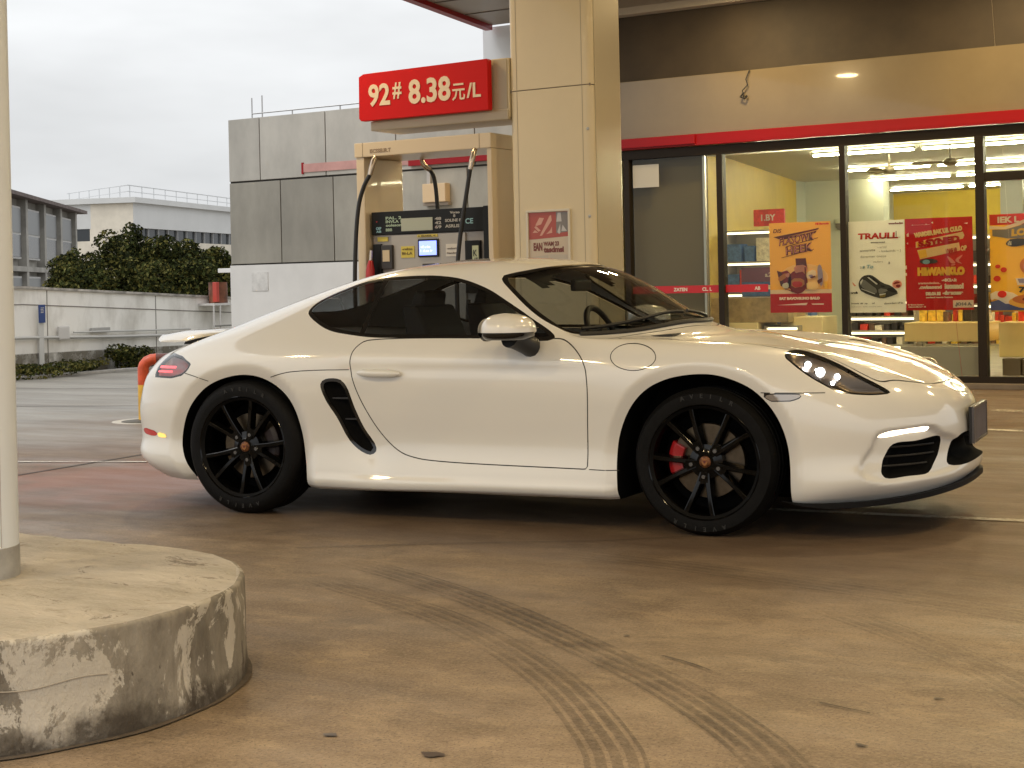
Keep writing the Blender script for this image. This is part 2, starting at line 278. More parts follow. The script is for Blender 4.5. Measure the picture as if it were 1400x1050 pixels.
# outlines of the body openings and joints, on the body surface: (x, half width, z)
BAKED = {
 'window': [(-0.945,0.669,1.040),(-0.928,0.608,1.084),(-0.812,0.544,1.147),(-0.642,0.523,1.196),(-0.439,0.543,1.211),(-0.241,0.558,1.210),(-0.087,0.585,1.189),(0.071,0.626,1.138),(0.180,0.659,1.082),(0.333,0.705,0.996),(0.488,0.775,0.896),(0.098,0.782,0.899),(-0.247,0.783,0.903),(-0.493,0.787,0.906),(-0.630,0.785,0.920),(-0.756,0.774,0.942),(-0.857,0.739,0.983)],
 'windscreen': [(0.109,0.571,1.187),(0.125,0.545,1.201),(0.146,0.520,1.212),(0.228,0.450,1.224),(0.297,0.387,1.230),(0.453,0.283,1.208),(0.673,0.247,1.107),(0.923,0.198,0.968),(0.978,0.206,0.938),(0.871,0.385,0.927),(0.733,0.566,0.908),(0.574,0.753,0.904),(0.444,0.722,0.953),(0.324,0.681,1.024),(0.198,0.622,1.117)],
 'door': [(-0.513,0.789,0.905),(-0.565,0.826,0.869),(-0.585,0.858,0.827),(-0.587,0.869,0.758),(-0.560,0.867,0.652),(-0.500,0.852,0.528),(-0.427,0.834,0.415),(-0.326,0.846,0.338),(-0.225,0.852,0.313),(-0.139,0.855,0.305),(0.054,0.859,0.297),(0.675,0.867,0.289),(0.674,0.852,0.440),(0.685,0.867,0.616),(0.681,0.865,0.720),(0.660,0.849,0.791),(0.609,0.817,0.848),(0.542,0.778,0.891),(0.487,0.773,0.898)],
 'intake': [(-0.750,0.889,0.674),(-0.740,0.888,0.693),(-0.707,0.886,0.706),(-0.640,0.877,0.700),(-0.608,0.871,0.665),(-0.569,0.856,0.553),(-0.526,0.836,0.450),(-0.475,0.828,0.375),(-0.466,0.832,0.344),(-0.491,0.839,0.323),(-0.554,0.842,0.343),(-0.616,0.846,0.399),(-0.672,0.867,0.513),(-0.726,0.884,0.602)],
 'rarch': [(-1.568,0.831,0.193),(-1.619,0.856,0.287),(-1.642,0.845,0.373),(-1.610,0.854,0.477),(-1.560,0.864,0.567),(-1.475,0.869,0.649),(-1.384,0.872,0.693),(-1.278,0.873,0.719),(-1.192,0.873,0.723),(-1.107,0.874,0.709),(-1.024,0.873,0.671),(-0.960,0.870,0.618),(-0.916,0.863,0.547),(-0.891,0.848,0.447),(-0.876,0.844,0.340),(-0.855,0.862,0.237),(-0.862,0.812,0.145)],
 'farch': [(0.822,0.815,0.150),(0.817,0.855,0.247),(0.811,0.838,0.346),(0.825,0.840,0.450),(0.882,0.856,0.576),(0.963,0.863,0.665),(1.071,0.861,0.716),(1.197,0.858,0.736),(1.301,0.855,0.733),(1.403,0.854,0.702),(1.484,0.856,0.659),(1.563,0.857,0.576),(1.611,0.854,0.477),(1.632,0.849,0.360),(1.633,0.829,0.170)],
 'flap': [(1.015,0.845,0.811),(1.012,0.859,0.788),(0.990,0.868,0.769),(0.956,0.871,0.755),(0.913,0.870,0.750),(0.869,0.866,0.755),(0.831,0.860,0.768),(0.804,0.851,0.788),(0.791,0.839,0.811),(0.794,0.822,0.834),(0.812,0.804,0.854),(0.843,0.787,0.867),(0.882,0.778,0.871),(0.927,0.784,0.866),(0.969,0.802,0.853),(1.000,0.825,0.834)],
 'headlight': [(1.590,0.753,0.811),(1.595,0.712,0.831),(1.644,0.667,0.832),(1.735,0.662,0.806),(1.826,0.669,0.766),(1.915,0.669,0.717),(1.991,0.651,0.675),(2.036,0.641,0.642),(2.005,0.680,0.636),(1.913,0.752,0.640),(1.833,0.790,0.656),(1.765,0.800,0.690),(1.693,0.798,0.733),(1.625,0.777,0.781)],
 'hoodseam': [(0.752,0.578,0.899),(0.854,0.539,0.892),(1.113,0.483,0.878),(1.352,0.367,0.851),(1.580,0.705,0.837),(1.636,0.634,0.837),(1.731,0.645,0.812),(1.824,0.659,0.772),(1.913,0.661,0.723),(1.987,0.631,0.693),(2.032,0.590,0.684),(2.084,0.534,0.670),(2.138,0.430,0.664),(2.167,0.269,0.661),(2.184,0.041,0.658)],
 'bumperseam': [(1.784,0.815,0.652),(1.700,0.844,0.652),(1.507,0.859,0.653)],
 'marker': [(1.500,0.857,0.651),(1.697,0.845,0.649),(1.679,0.856,0.628),(1.646,0.865,0.616),(1.546,0.861,0.614)],
 'drl': [(1.989,0.733,0.454),(2.025,0.716,0.474),(2.104,0.646,0.484),(2.180,0.536,0.485),(2.172,0.526,0.470),(2.100,0.628,0.464),(2.009,0.717,0.451)],
 'lowintake': [(2.049,0.682,0.420),(2.126,0.597,0.427),(2.218,0.440,0.432),(2.206,0.455,0.364),(2.191,0.506,0.317),(2.175,0.545,0.283),(2.101,0.651,0.276),(2.023,0.729,0.274),(2.007,0.741,0.294),(2.007,0.726,0.335),(2.018,0.709,0.374)],
 'midintake': [(2.277,0.320,0.430),(2.303,0.137,0.421),(2.309,0.019,0.354),(2.311,0.183,0.310),(2.249,0.393,0.290),(2.256,0.340,0.353)],
 'bumpbot': [(1.639,0.829,0.167),(1.843,0.798,0.181),(2.001,0.708,0.196),(2.150,0.559,0.213),(2.283,0.271,0.236),(2.321,0.000,0.264)],
 'taillight': [(-1.816,0.830,0.703),(-1.815,0.788,0.766),(-1.771,0.717,0.833),(-1.639,0.817,0.815),(-1.549,0.867,0.777),(-1.563,0.878,0.745),(-1.601,0.880,0.715),(-1.677,0.871,0.700)],
 'rearseam': [(-1.584,0.879,0.729),(-1.503,0.892,0.711),(-1.436,0.877,0.688)],
 'haunchseam': [(-1.046,0.885,0.711),(-0.975,0.898,0.729),(-0.920,0.895,0.740),(-0.769,0.887,0.748),(-0.593,0.869,0.749)],
 'rmarker': [(-1.926,0.791,0.434),(-1.787,0.850,0.415),(-1.794,0.848,0.387),(-1.927,0.788,0.400)],
 'amarker': [(-1.787,0.850,0.415),(-1.711,0.864,0.400),(-1.722,0.862,0.382),(-1.794,0.848,0.387)],
 'handle': [(-0.540,0.868,0.733),(-0.298,0.863,0.730)],
 'mirrorbase': [(0.305,0.829,0.842),(0.408,0.808,0.865)],
 'plate': [(2.295,0.097,0.541),(2.297,0.000,0.542),(2.307,0.000,0.373),(2.302,0.133,0.384)],
 'scoop': [(1.994,0.755,0.474),(1.962,0.774,0.411),(1.930,0.816,0.288),(2.009,0.759,0.251),(2.160,0.596,0.259),(2.281,0.347,0.278),(2.308,0.205,0.313),(2.278,0.306,0.410),(2.231,0.455,0.456),(2.197,0.522,0.491),(2.105,0.652,0.492)],
 'bumpline': [(1.700,0.864,0.556),(1.854,0.824,0.532),(1.990,0.733,0.456),(1.953,0.780,0.402),(1.919,0.824,0.279)],
}
# ================================================================== ground
def ground_mat():
    m = bpy.data.materials.new('stained_concrete'); m.use_nodes = True; t = m.node_tree; b = t.nodes['Principled BSDF']
    tc = N(t, 'ShaderNodeTexCoord')
    def noise(scale, detail, st=(1, 1, 1), rough=.6, rot=0, dist=0.0):
        mp = N(t, 'ShaderNodeMapping'); mp.inputs['Scale'].default_value = st; mp.inputs['Rotation'].default_value = (0, 0, rot); L(t, tc.outputs['Object'], mp.inputs[0])
        n = N(t, 'ShaderNodeTexNoise', Scale=scale, Detail=detail, Roughness=rough, Distortion=dist); L(t, mp.outputs[0], n.inputs['Vector']); return n.outputs[0]
    def ramp(src, lo, hi, a, c):
        r = N(t, 'ShaderNodeMapRange'); r.inputs[1].default_value = lo; r.inputs[2].default_value = hi; r.inputs[3].default_value = a; r.inputs[4].default_value = c; L(t, src, r.inputs[0]); return r.outputs[0]
    def mix(f, a, c, bt='MIX'):
        x = N(t, 'ShaderNodeMix', data_type='RGBA', blend_type=bt)
        for s, i in ((f, 0), (a, 6), (c, 7)):
            if hasattr(s, 'links'): L(t, s, x.inputs[i])
            else: x.inputs[i].default_value = s if i == 0 else (*s, 1)
        return x.outputs[2]
    col = mix(ramp(noise(.55, 9, (1, 1, 1), .68), .36, .64, 0, 1), (.160, .114, .074), (.280, .207, .138))
    col = mix(ramp(noise(3.2, 10, (1, 1.25, 1), .75, .25, .3), .44, .70, 0, .85), col, (.105, .072, .042))                # worn dark patches drawn out along the traffic
    col = mix(ramp(noise(4.5, 10, (.8, 1.3, 1), .75, .12, .4), .50, .66, 0, .6), col, (.37, .275, .170))
    col = mix(ramp(noise(1.2, 8, (.45, 2.2, 1), .7, .12), .52, .72, 0, .4), col, (.35, .265, .165))              # pale dusty streaks
    col = mix(ramp(noise(7, 6, (1, 1, 1), .7, 0, .6), .60, .70, 0, .55), col, (.095, .072, .052))                    # oil spots
    col = mix(ramp(noise(75, 4), .46, .66, 0, .32), col, (.40, .31, .21))                                       # grit
    col = mix(ramp(noise(120, 3), .56, .66, 0, .75), col, (.06, .045, .03))
    sp = N(t, 'ShaderNodeSeparateXYZ'); L(t, tc.outputs['Object'], sp.inputs[0])
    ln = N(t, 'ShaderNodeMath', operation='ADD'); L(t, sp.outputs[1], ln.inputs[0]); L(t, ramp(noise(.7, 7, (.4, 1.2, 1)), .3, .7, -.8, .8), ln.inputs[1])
    dim_band = N(t, 'ShaderNodeMath', operation='MULTIPLY'); L(t, ramp(ln.outputs[0], -2.2, -1.0, 0, 1), dim_band.inputs[0]); L(t, ramp(noise(1.6, 8, (.5, 1.6, 1), .7), .25, .65, .45, 1), dim_band.inputs[1])
    dim_band2 = N(t, 'ShaderNodeMath', operation='MULTIPLY'); L(t, dim_band.outputs[0], dim_band2.inputs[0]); dim_band2.inputs[1].default_value = .85
    col = mix(dim_band2.outputs[0], col, (.098, .060, .036))                                                         # dimmer light round the car, painted into the ground colour
    far = N(t, 'ShaderNodeMath', operation='MULTIPLY_ADD'); L(t, sp.outputs[1], far.inputs[0]); far.inputs[1].default_value = -.30
    L(t, sp.outputs[0], far.inputs[2])                                                                           # x - .3 y : the open yard to the left is bare grey concrete
    nf = N(t, 'ShaderNodeMath', operation='ADD'); L(t, far.outputs[0], nf.inputs[0]); L(t, ramp(noise(.5, 5), .3, .7, -1.6, 1.6), nf.inputs[1])
    grey = mix(ramp(noise(.8, 7, (.4, 2.5, 1)), .35, .7, 0, 1), (.165, .150, .128), (.27, .25, .215))
    col = mix(ramp(nf.outputs[0], -7.6, -4.6, 1, 0), col, grey)
    red = N(t, 'ShaderNodeVectorMath', operation='DISTANCE'); L(t, tc.outputs['Object'], red.inputs[0]); red.inputs[1].default_value = (-2.6, -.1, 0)
    rw = N(t, 'ShaderNodeMath', operation='ADD'); L(t, red.outputs['Value'], rw.inputs[0]); L(t, ramp(noise(1.7, 6), .3, .7, -.7, .7), rw.inputs[1])
    col = mix(ramp(rw.outputs[0], .5, 1.5, .5, 0), col, (.30, .115, .07))                                        # worn red paint
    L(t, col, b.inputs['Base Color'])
    col = mix(ramp(noise(17, 8, (1, 1, 1), .75), .40, .68, 0, .5), col, (.12, .085, .05))
    col = mix(ramp(noise(30, 6, (1, 1, 1), .7, .5), .585, .65, 0, .55), col, (.42, .33, .22))
    rr = ramp(noise(1.3, 6, (.5, 1.8, 1)), .35, .7, .40, .68); L(t, rr, b.inputs['Roughness'])
    b.inputs['Specular IOR Level'].default_value = .36
    bp = N(t, 'ShaderNodeBump', Strength=.6, Distance=.006); L(t, noise(60, 6), bp.inputs['Height'])
    bp2 = N(t, 'ShaderNodeBump', Strength=.22, Distance=.03); L(t, noise(3.2, 7, (.8, 1.3, 1)), bp2.inputs['Height']); L(t, bp.outputs[0], bp2.inputs['Normal']); L(t, bp2.outputs[0], b.inputs['Normal'])
    return m
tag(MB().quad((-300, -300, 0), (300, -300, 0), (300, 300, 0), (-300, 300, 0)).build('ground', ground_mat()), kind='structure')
def worn(name, col, cover=.5, scale=6, stretch=(1, 1, 1), rough=.6, soft=.12, scale2=45):
    """worn marking: shows where two noises say it is still there"""
    m = bpy.data.materials.new(name); m.use_nodes = True; t = m.node_tree; b = t.nodes['Principled BSDF']
    b.inputs['Base Color'].default_value = (*col, 1); b.inputs['Roughness'].default_value = rough
    tc = N(t, 'ShaderNodeTexCoord'); mp = N(t, 'ShaderNodeMapping'); mp.inputs['Scale'].default_value = stretch; L(t, tc.outputs['UV' if stretch[2] == 7 else 'Object'], mp.inputs[0])
    n = N(t, 'ShaderNodeTexNoise', Scale=scale, Detail=7.0, Roughness=.65); L(t, mp.outputs[0], n.inputs['Vector'])
    n2 = N(t, 'ShaderNodeTexNoise', Scale=scale2, Detail=4.0); L(t, tc.outputs['Object'], n2.inputs['Vector'])
    ad = N(t, 'ShaderNodeMath', operation='MULTIPLY_ADD'); L(t, n2.outputs[0], ad.inputs[0]); ad.inputs[1].default_value = .35; L(t, n.outputs[0], ad.inputs[2])
    r = N(t, 'ShaderNodeMapRange'); c = 1.0 - cover * .62; r.inputs[1].default_value = c - soft - .0; r.inputs[2].default_value = c + soft; L(t, ad.outputs[0], r.inputs[0]); L(t, r.outputs[0], b.inputs['Alpha'])
    return m
def strip(name, pts, wd, z, m, sub=24, edge=None):
    pts = chaikin(pts, 3, closed=False); vs = []; uv = []; fs = []
    acc = 0.0; n = len(pts); K = 5
    for i, p in enumerate(pts):
        t = pts[min(i+1, n-1)] - pts[max(i-1, 0)]; t = t / np.linalg.norm(t); nn = np.array([-t[1], t[0]])
        if i: acc += np.linalg.norm(pts[i] - pts[i-1])
        for j in range(K):
            q = p + nn * wd * (j/(K-1) - .5); vs.append((q[0], q[1], z)); uv.append((acc, j/(K-1)))
    fs = [(i*K + j, (i+1)*K + j, (i+1)*K + j+1, i*K + j+1) for i in range(n-1) for j in range(K-1)]
    me = bpy.data.meshes.new(name); me.from_pydata(vs, [], fs); ul = me.uv_layers.new()
    for l in me.loops: ul.data[l.index].uv = uv[l.vertex_index]
    me.materials.append(m); o = bpy.data.objects.new(name, me); C.objects.link(o); return tag(o, kind='structure')
def tread_mat(cover):                                   # dusty rubber print: ribs along the run, blocks across it, worn through by noise
    m = bpy.data.materials.new('tyre_print'); m.use_nodes = True; t = m.node_tree; b = t.nodes['Principled BSDF']
    b.inputs['Base Color'].default_value = (.048, .037, .028, 1); b.inputs['Roughness'].default_value = .6
    uv = N(t, 'ShaderNodeTexCoord'); sp = N(t, 'ShaderNodeSeparateXYZ'); L(t, uv.outputs['UV'], sp.inputs[0])
    def wave(src, mul, lo, hi, off=0.0):
        a = N(t, 'ShaderNodeMath', operation='MULTIPLY_ADD'); L(t, src, a.inputs[0]); a.inputs[1].default_value = mul; a.inputs[2].default_value = off
        s = N(t, 'ShaderNodeMath', operation='SINE'); L(t, a.outputs[0], s.inputs[0])
        r = N(t, 'ShaderNodeMapRange'); r.inputs[1].default_value = lo; r.inputs[2].default_value = hi; L(t, s.outputs[0], r.inputs[0]); return r.outputs[0]
    ribs = wave(sp.outputs[1], 2*math.pi*4, -.75, -.35, 1.2); blocks = wave(sp.outputs[0], 2*math.pi*19, -6.0, -.6)
    n = N(t, 'ShaderNodeTexNoise', Scale=1.6, Detail=8.0, Roughness=.7); L(t, uv.outputs['Object'], n.inputs['Vector'])
    n2 = N(t, 'ShaderNodeTexNoise', Scale=38, Detail=5.0); L(t, uv.outputs['Object'], n2.inputs['Vector'])
    r1 = N(t, 'ShaderNodeMapRange'); r1.inputs[1].default_value = .30; r1.inputs[2].default_value = .60; r1.inputs[4].default_value = cover; L(t, n.outputs[0], r1.inputs[0])
    r2 = N(t, 'ShaderNodeMapRange'); r2.inputs[1].default_value = .30; r2.inputs[2].default_value = .58; r2.inputs[3].default_value = .35; L(t, n2.outputs[0], r2.inputs[0])
    cur = None
    for s in (ribs, r1.outputs[0], r2.outputs[0]):
        if cur is None: cur = s; continue
        x = N(t, 'ShaderNodeMath', operation='MULTIPLY'); L(t, cur, x.inputs[0]); L(t, s, x.inputs[1]); cur = x.outputs[0]
    ed = N(t, 'ShaderNodeMapRange'); ed.inputs[1].default_value = 0; ed.inputs[2].default_value = .3; L(t, sp.outputs[0], ed.inputs[0])
    x = N(t, 'ShaderNodeMath', operation='MULTIPLY'); L(t, cur, x.inputs[0]); L(t, ed.outputs[0], x.inputs[1])
    L(t, x.outputs[0], b.inputs['Alpha']); return m
strip('tyre_mark', [(.216,-1.891),(.665,-2.074),(1.274,-2.395),(1.849,-2.793),(2.232,-3.055),(2.564,-3.346),(2.808,-3.603),(3.3,-4.3),(3.6,-5.2)], .160, .004, tread_mat(.60))
strip('tyre_mark', [(.35,-2.25),(.642,-2.39),(1.152,-2.589),(1.665,-2.938),(2.025,-3.248),(2.32,-3.581),(2.507,-3.821),(2.9,-4.6)], .155, .004, tread_mat(.44))
strip('tyre_mark', [(.9,-1.3),(1.8,-1.45),(2.9,-1.72),(4.2,-2.25)], .20, .004, tread_mat(.28))
strip('tyre_mark', [(2.3,-1.9),(2.75,-2.25),(3.15,-2.65),(3.6,-3.3)], .16, .004, tread_mat(.22))
line_m = worn('worn_line_paint', (.62, .57, .47), .60, 3.5, (1, 1, 1))
strip('painted_line', [(1.2, .16), (1.75, .213), (2.5, .285), (7, .72)], .07, .005, line_m)
strip('painted_line', [(-.5, 4.62), (1.16, 4.54), (1.55, 4.49), (7, 4.1)], .10, .005, line_m)
strip('painted_line', [(-7, -.75), (-4.25, .258), (-3.39, .582), (-2.6, .88)], .05, .005, worn('worn_yard_line', (.55, .52, .46), .55, 3))
strip('painted_line', [(.9, 6.2), (1.6, 6.05), (8, 5.1)], .18, .005, worn('faint_line', (.42, .36, .27), .5, 2.5))
jm = mat('joint_filler', (.05, .04, .032), .8)
for pts in ([(-3.40, -3.2), (-3.62, -.6), (-3.78, 1.01), (-4.05, 4.5)], [(-14, 2.1), (-9.5, 3.6), (-6.2, 4.75), (-4.0, 5.5)], [(-13, 5.5), (-9, 6.6), (-5, 7.7)]):
    strip('slab_joint', pts, .022, .004, jm)
strip('slab_crack', [(-.2, -1.72), (.35, -1.35), (1.0, -.98), (1.3, -.7)], .007, .004, worn('hairline_crack', (.05, .04, .03), .75, 5))
scuff = worn('scuff_mark', (.055, .04, .028), .62, 6)
for pts, wd in (([(2.12, -2.798), (2.24, -2.842), (2.372, -2.929)], .009), ([(2.73, -3.083), (2.884, -3.123)], .008)):
    strip('scuff_mark', pts, wd, .0045, scuff)
for (x, y, r) in ((1.72, -3.93, .020), (2.05, -3.95, .030), (2.95, -3.4, .016), (1.9, -2.6, .012), (3.0, -2.9, .014)):
    v = [(x + r*(1 + .35*math.sin(3*a + x*9))*math.cos(a), y + .6*r*(1 + .3*math.cos(2*a + y*7))*math.sin(a), .004) for a in np.linspace(0, 2*math.pi, 14, endpoint=False)]
    tag(MB().add(v, [tuple(range(14))]).build('oil_spot', mat('oil_stain', (.05, .034, .022), .35)), kind='structure')

# ================================================================== shop building (front glass plane y = 8.80)
YF = 8.767
cream_panel = mat('cream_aluminium_panel', (.21, .165, .10), .16, coat=.4, vary=.06, vscale=1.2)
dark_soffit = mat('dark_brown_upper_wall', (.050, .036, .022), .7, vary=.2, vscale=1.5)
red_band = mat('red_band', (.30, .0035, .007), .38, spec=.3)
frame_m = mat('dark_bronze_frame', (.022, .016, .011), .5, spec=.2)
shop_glass = pane('shop_glass', (.95, .97, .94), .38)
yellow = mat('yellow_wall_paint', (.56, .39, .03), .6, vary=.05)
white_wall = mat('shop_white_wall', (.55, .57, .47), .6)
tile = mat('shop_floor_tile', (.42, .36, .27), .25, vary=.12, vscale=4)
shop = thing('convenience_store', 'shop with full height glass front and posters under a cream fascia with a red stripe', 'shop', (0, YF, 0))
def sh(name, m, *boxes, parent=shop, **kw):
    mb = MB()
    for b in boxes: mb.box(*b)
    mb.v = [(x, y - YF, z) for x, y, z in mb.v] if parent is shop else mb.v
    return mb.build(name, m, parent, **kw)
X0, X1 = -4.62, 7.2
fas = [X0, X1]
for a, b in zip(fas[:-1], fas[1:]): sh('fascia_panel', cream_panel, (a + .003, b - .003, YF, YF + .05, 2.803, 3.463), bevel=.004)
sh('upper_wall', dark_soffit, (X0, X1, YF + .06, YF + .20, 3.44, 4.295))
sh('ceiling_trim', mat('pale_ceiling_trim', (.50, .45, .37), .5), (X0, X1, 8.66, YF + .055, 4.215, 4.299), bevel=.006)
sh('roof_slab', mat('roof_concrete', (.3, .29, .27), .8), (X0 + .02, X1, YF + .2, 21.3, 3.30, 3.45))
sh('red_stripe', red_band, (X0, X1, YF - .065, YF + .02, 2.672, 2.800), bevel=.006)
sh('stripe_end', red_band, (X0 + .3, -2.93, YF - .095, YF - .0655, 2.690, 2.79), bevel=.006)
sh('head_frame', frame_m, (X0, X1, YF - .01, YF + .10, 2.565, 2.668), bevel=.005)
sh('sill_frame', frame_m, (X0, X1, YF - .01, YF + .10, .02, .118), bevel=.005)
for a, b in ((-3.87, -3.80), (-2.715, -2.645), (-1.30, -1.235), (.128, .218), (1.55, 1.62), (3.1, 3.17), (4.6, 4.67)):
    sh('mullion', frame_m, (a, b, YF - .012, YF + .10, .118, 2.565), bevel=.004)
for a, b in ((-3.80, -2.715), (-2.645, -1.30), (-1.235, .128), (.218, 1.55), (1.62, 3.1), (3.17, 4.6)):
    sh('glass_pane', shop_glass, (a, b, YF + .035, YF + .039, .118, 2.565))
sh('door_head', frame_m, (.218, 1.55, YF - .006, YF + .08, 2.105, 2.195), bevel=.004)
sh('slim_frame', mat('brushed_frame', (.45, .40, .33), .3, metal=.9), (-2.915, -2.885, YF + .06, YF + .10, .118, 2.565), bevel=.003)
sh('dark_partition', mat('brown_grey_partition', (.15, .118, .070), .8, spec=.1), (-3.86, -2.92, YF + .16, YF + .22, .02, 2.6))
sh('step', mat('shop_step', (.16, .13, .10), .5, vary=.2), (X0, X1, YF - .16, YF + .02, .0, .055), bevel=.008)
sh('shop_floor', tile, (X0, X1, YF + .1, 21.2, .0, .10))
sh('shop_ceiling', mat('shop_ceiling', (.46, .45, .36), .6), (X0, X1, YF + .1, 21.2, 2.70, 2.76))
mb = MB().prism([(-3.20, 9.35), (-4.62, 16.5), (-4.75, 16.5), (-3.33, 9.30)], 'z', .1, 2.70); mb.v = [(x, y - YF, z) for x, y, z in mb.v]; mb.build('yellow_wall', yellow, shop)
sh('white_pier', white_wall, (-4.62, -3.25, 16.4, 16.7, .1, 2.70))
sh('back_wall', yellow, (X0, X1, 21.0, 21.2, .1, 2.70))
sh('end_wall', white_wall, (X1 - .1, X1, YF + .1, 21, .1, 2.70))
sh('side_wall', white_wall, (X0, X0 + .1, YF + .1, 21, .1, 2.70))
for x in (-1.9, .3): sh('inner_column', mat('grey_column', (.36, .35, .30), .5), (x, x + .35, 18.2, 18.55, .1, 2.7))
sh('cove', mat('white_cove', (.85, .83, .75), .5), (-3.1, X1, 9.4, 9.46, 2.60, 2.70))
# red safety tape across the left panes, with its pale lettering
tag(MB().box(-3.77, -3.44, YF + .030, YF + .033, 2.24, 2.50).build('reflection_sheet', mat('pale_reflection', (.55, .54, .50), .6)), 'pale sheet standing in for a reflection at the top of the dark shop pane', 'painted reflection')  # a reflection in the pane, built as a pale sheet
tp = MB().box(-3.80, -2.715, YF + .030, YF + .0345, 1.022, 1.106); tp.box(-2.645, -2.145, YF + .030, YF + .0345, 1.022, 1.106)
tape = tp.build('safety_tape', mat('red_tape', (.50, .012, .02), .4)); tag(tape, 'red safety tape with pale lettering across the left shop panes', 'tape')
white_ink = mat('pale_ink', (.72, .66, .58), .5)
for x, s in ((-3.56, '46A'), (-3.28, 'ZATEN'), (-2.93, 'CL. L'), (-2.30, 'AB')): text_mesh(MB(), s, x, 1.045, .038, YF + .028, .001, bold=.002).build('tape_lettering', white_ink, tape, fix=False)
# bench and board behind the glass
tag(sh('window_bench', mat('cream_bench', (.93, .70, .27), .4), (-.75, .12, 9.15, 9.75, .46, .66), (.24, 3.0, 9.15, 9.75, .30, .659), parent=None, bevel=.01), 'cream display bench standing behind the shop glass', 'bench')
tag(sh('kick_board', mat('grey_kick_board', (.30, .27, .22), .4), (-.72, .10, 8.90, 8.94, .121, .42), parent=None, bevel=.004), 'grey board leaning behind the glass below the red poster', 'board')
tag(sh('floor_crate', mat('brown_crate', (.12, .085, .05), .6), (.32, .50, 8.95, 9.12, .121, .295), (.52, .70, 8.95, 9.12, .121, .285), parent=None, bevel=.006), 'brown carton pair on the floor behind the glass door', 'carton')
# tube lights: rows along the ceiling
TUBE = emit('shop_tube_light', (1.0, .90, .62), 92)
tb0 = None; tube_rows = [(-1.78, 11.0, 3), (-2.42, 13.9, 3), (-2.78, 16.2, 1), (-3.38, 19.2, 2)]
for (x, y, n) in tube_rows:
    for k in range(n + 1):
        loc = (x + k * 1.36, y - k*.03, 2.665)
        if tb0 is None:
            tb0 = thing('tube_light', 'x', 'light', loc); MB().box(-.65, .65, -.018, .018, .012, .034).build('batten', white_wall, tb0)
            MB().tube([(-.62, 0, -.006), (.62, 0, -.006)], .010, 8).build('tube', TUBE, tb0, smooth=True); o = tb0
        else: o = copy_tree(tb0); o.location = loc
        tag(o, 'white fluorescent tube in the rows on the shop ceiling', 'light', 'fluorescent tubes on the shop ceiling')
for x in (-1.7, -.3, 1.1, 2.5):  # added tubes out of sight, there to brighten the bench and posters
    o = copy_tree(tb0); o.location = (x, 9.0, 2.672); tag(o, 'added tube light hidden behind the head frame to brighten the window bench', 'light', 'added tube lights over the shop window')
# ceiling fans
fan_m = mat('fan_metal', (.20, .17, .12), .4, metal=.4)
def fan(loc, rz, label):
    f = thing('ceiling_fan', label, 'fan', loc, rz)
    MB().tube([(0, 0, 0), (0, 0, .20)], .012, 8).build('rod', fan_m, f); MB().lathe([(.001, -.05), (.07, -.04), (.09, 0), (.05, .04), (.001, .045)], 20).build('motor', fan_m, f, smooth=True)
    for k in range(3):
        b = MB().prism([(.08, -.03), (.42, -.06), (.45, .0), (.42, .06), (.08, .03)], 'z', -.006, .006); b.xform(Matrix.Rotation(2*math.pi*k/3, 4, 'Z') @ Matrix.Rotation(R(10), 4, 'X')); b.build('blade', fan_m, f)
fan((-1.55, 11.3, 2.45), .3, 'ceiling fan with dark blades left of the second tube row'); fan((-.62, 10.6, 2.46), 1.0, 'ceiling fan nearest the glass, between the tube lights')
# camera dome on the white pier
d = thing('security_camera', 'small dark dome camera on the white pier inside the shop', 'camera', (-3.95, 16.38, 1.98))
MB().lathe([(.001, .10), (.09, .10), (.09, .04), (.05, .03)], 20).build('mount', white_wall, d, smooth=True); MB().lathe([(.075, .04), (.07, -.02), (.045, -.06), (.001, -.075)], 20).build('dome', fan_m, d, smooth=True)

# ---- goods: shelf units with boxes, each box its own object
shelf_m = mat('shelf_steel', (.42, .38, .30), .4); SHELF_LIGHT = emit('shelf_light_glow', (1.0, .86, .58), 2.2) 
good_cols = [('red', (.62, .05, .03)), ('white', (.78, .74, .62)), ('blue', (.08, .17, .42)), ('yellow', (.80, .55, .08)), ('brown', (.14, .08, .05)), ('dark', (.035, .03, .03)), ('green', (.10, .25, .09))]
good_m = {k: mat(k + '_packaging', c, .35, vary=.25, vscale=25) for k, c in good_cols}
def shelf(name_label, x0, x1, y, z0, tops, cols, seed, wbox=(.07, .15), hbox=.8, back=True):
    rnd = random.Random(seed)
    s = thing('shelf_unit', name_label, 'shelf', ((x0 + x1)/2, y, .10))
    ox, oy = (x0 + x1)/2, y
    pb = MB()
    if back: MB().box(x0 - ox, x1 - ox, .36, .38, z0 - .1, tops[-1] - .1).build('back_board', shelf_m, s)
    for z in tops: MB().box(x0 - ox + .03, x1 - ox - .03, .02, .045, z - .1 - .045, z - .1 - .0215).build('shelf_light', SHELF_LIGHT, s)
    for z in [z0] + tops: MB().box(x0 - ox, x1 - ox, 0, .36, z - .1 - .02, z - .1).build('shelf_board', shelf_m, s)
    for x in (x0, x1 - .02): MB().box(x - ox - .001, x - ox + .021, -.005, .385, 0, tops[-1] - .095).build('upright', shelf_m, s)
    for z, zn in zip([z0] + tops[:-1], tops):
        x = x0 + .04
        while x < x1 - .16:
            wd = rnd.uniform(*wbox); h = (zn - z - .05) * rnd.uniform(.55, .98) * hbox; c = rnd.choice(cols)
            b = MB().box(-wd/2, wd/2, -.10, .10, 0, h).build('goods_pack', good_m[c]); b.location = (x + wd/2, y + .13, z + .002)
            tag(b, c + ' pack among the goods on the ' + name_label.split(',')[0], 'pack', 'goods on the ' + name_label.split(',')[0]); x += wd + rnd.uniform(.006, .05)
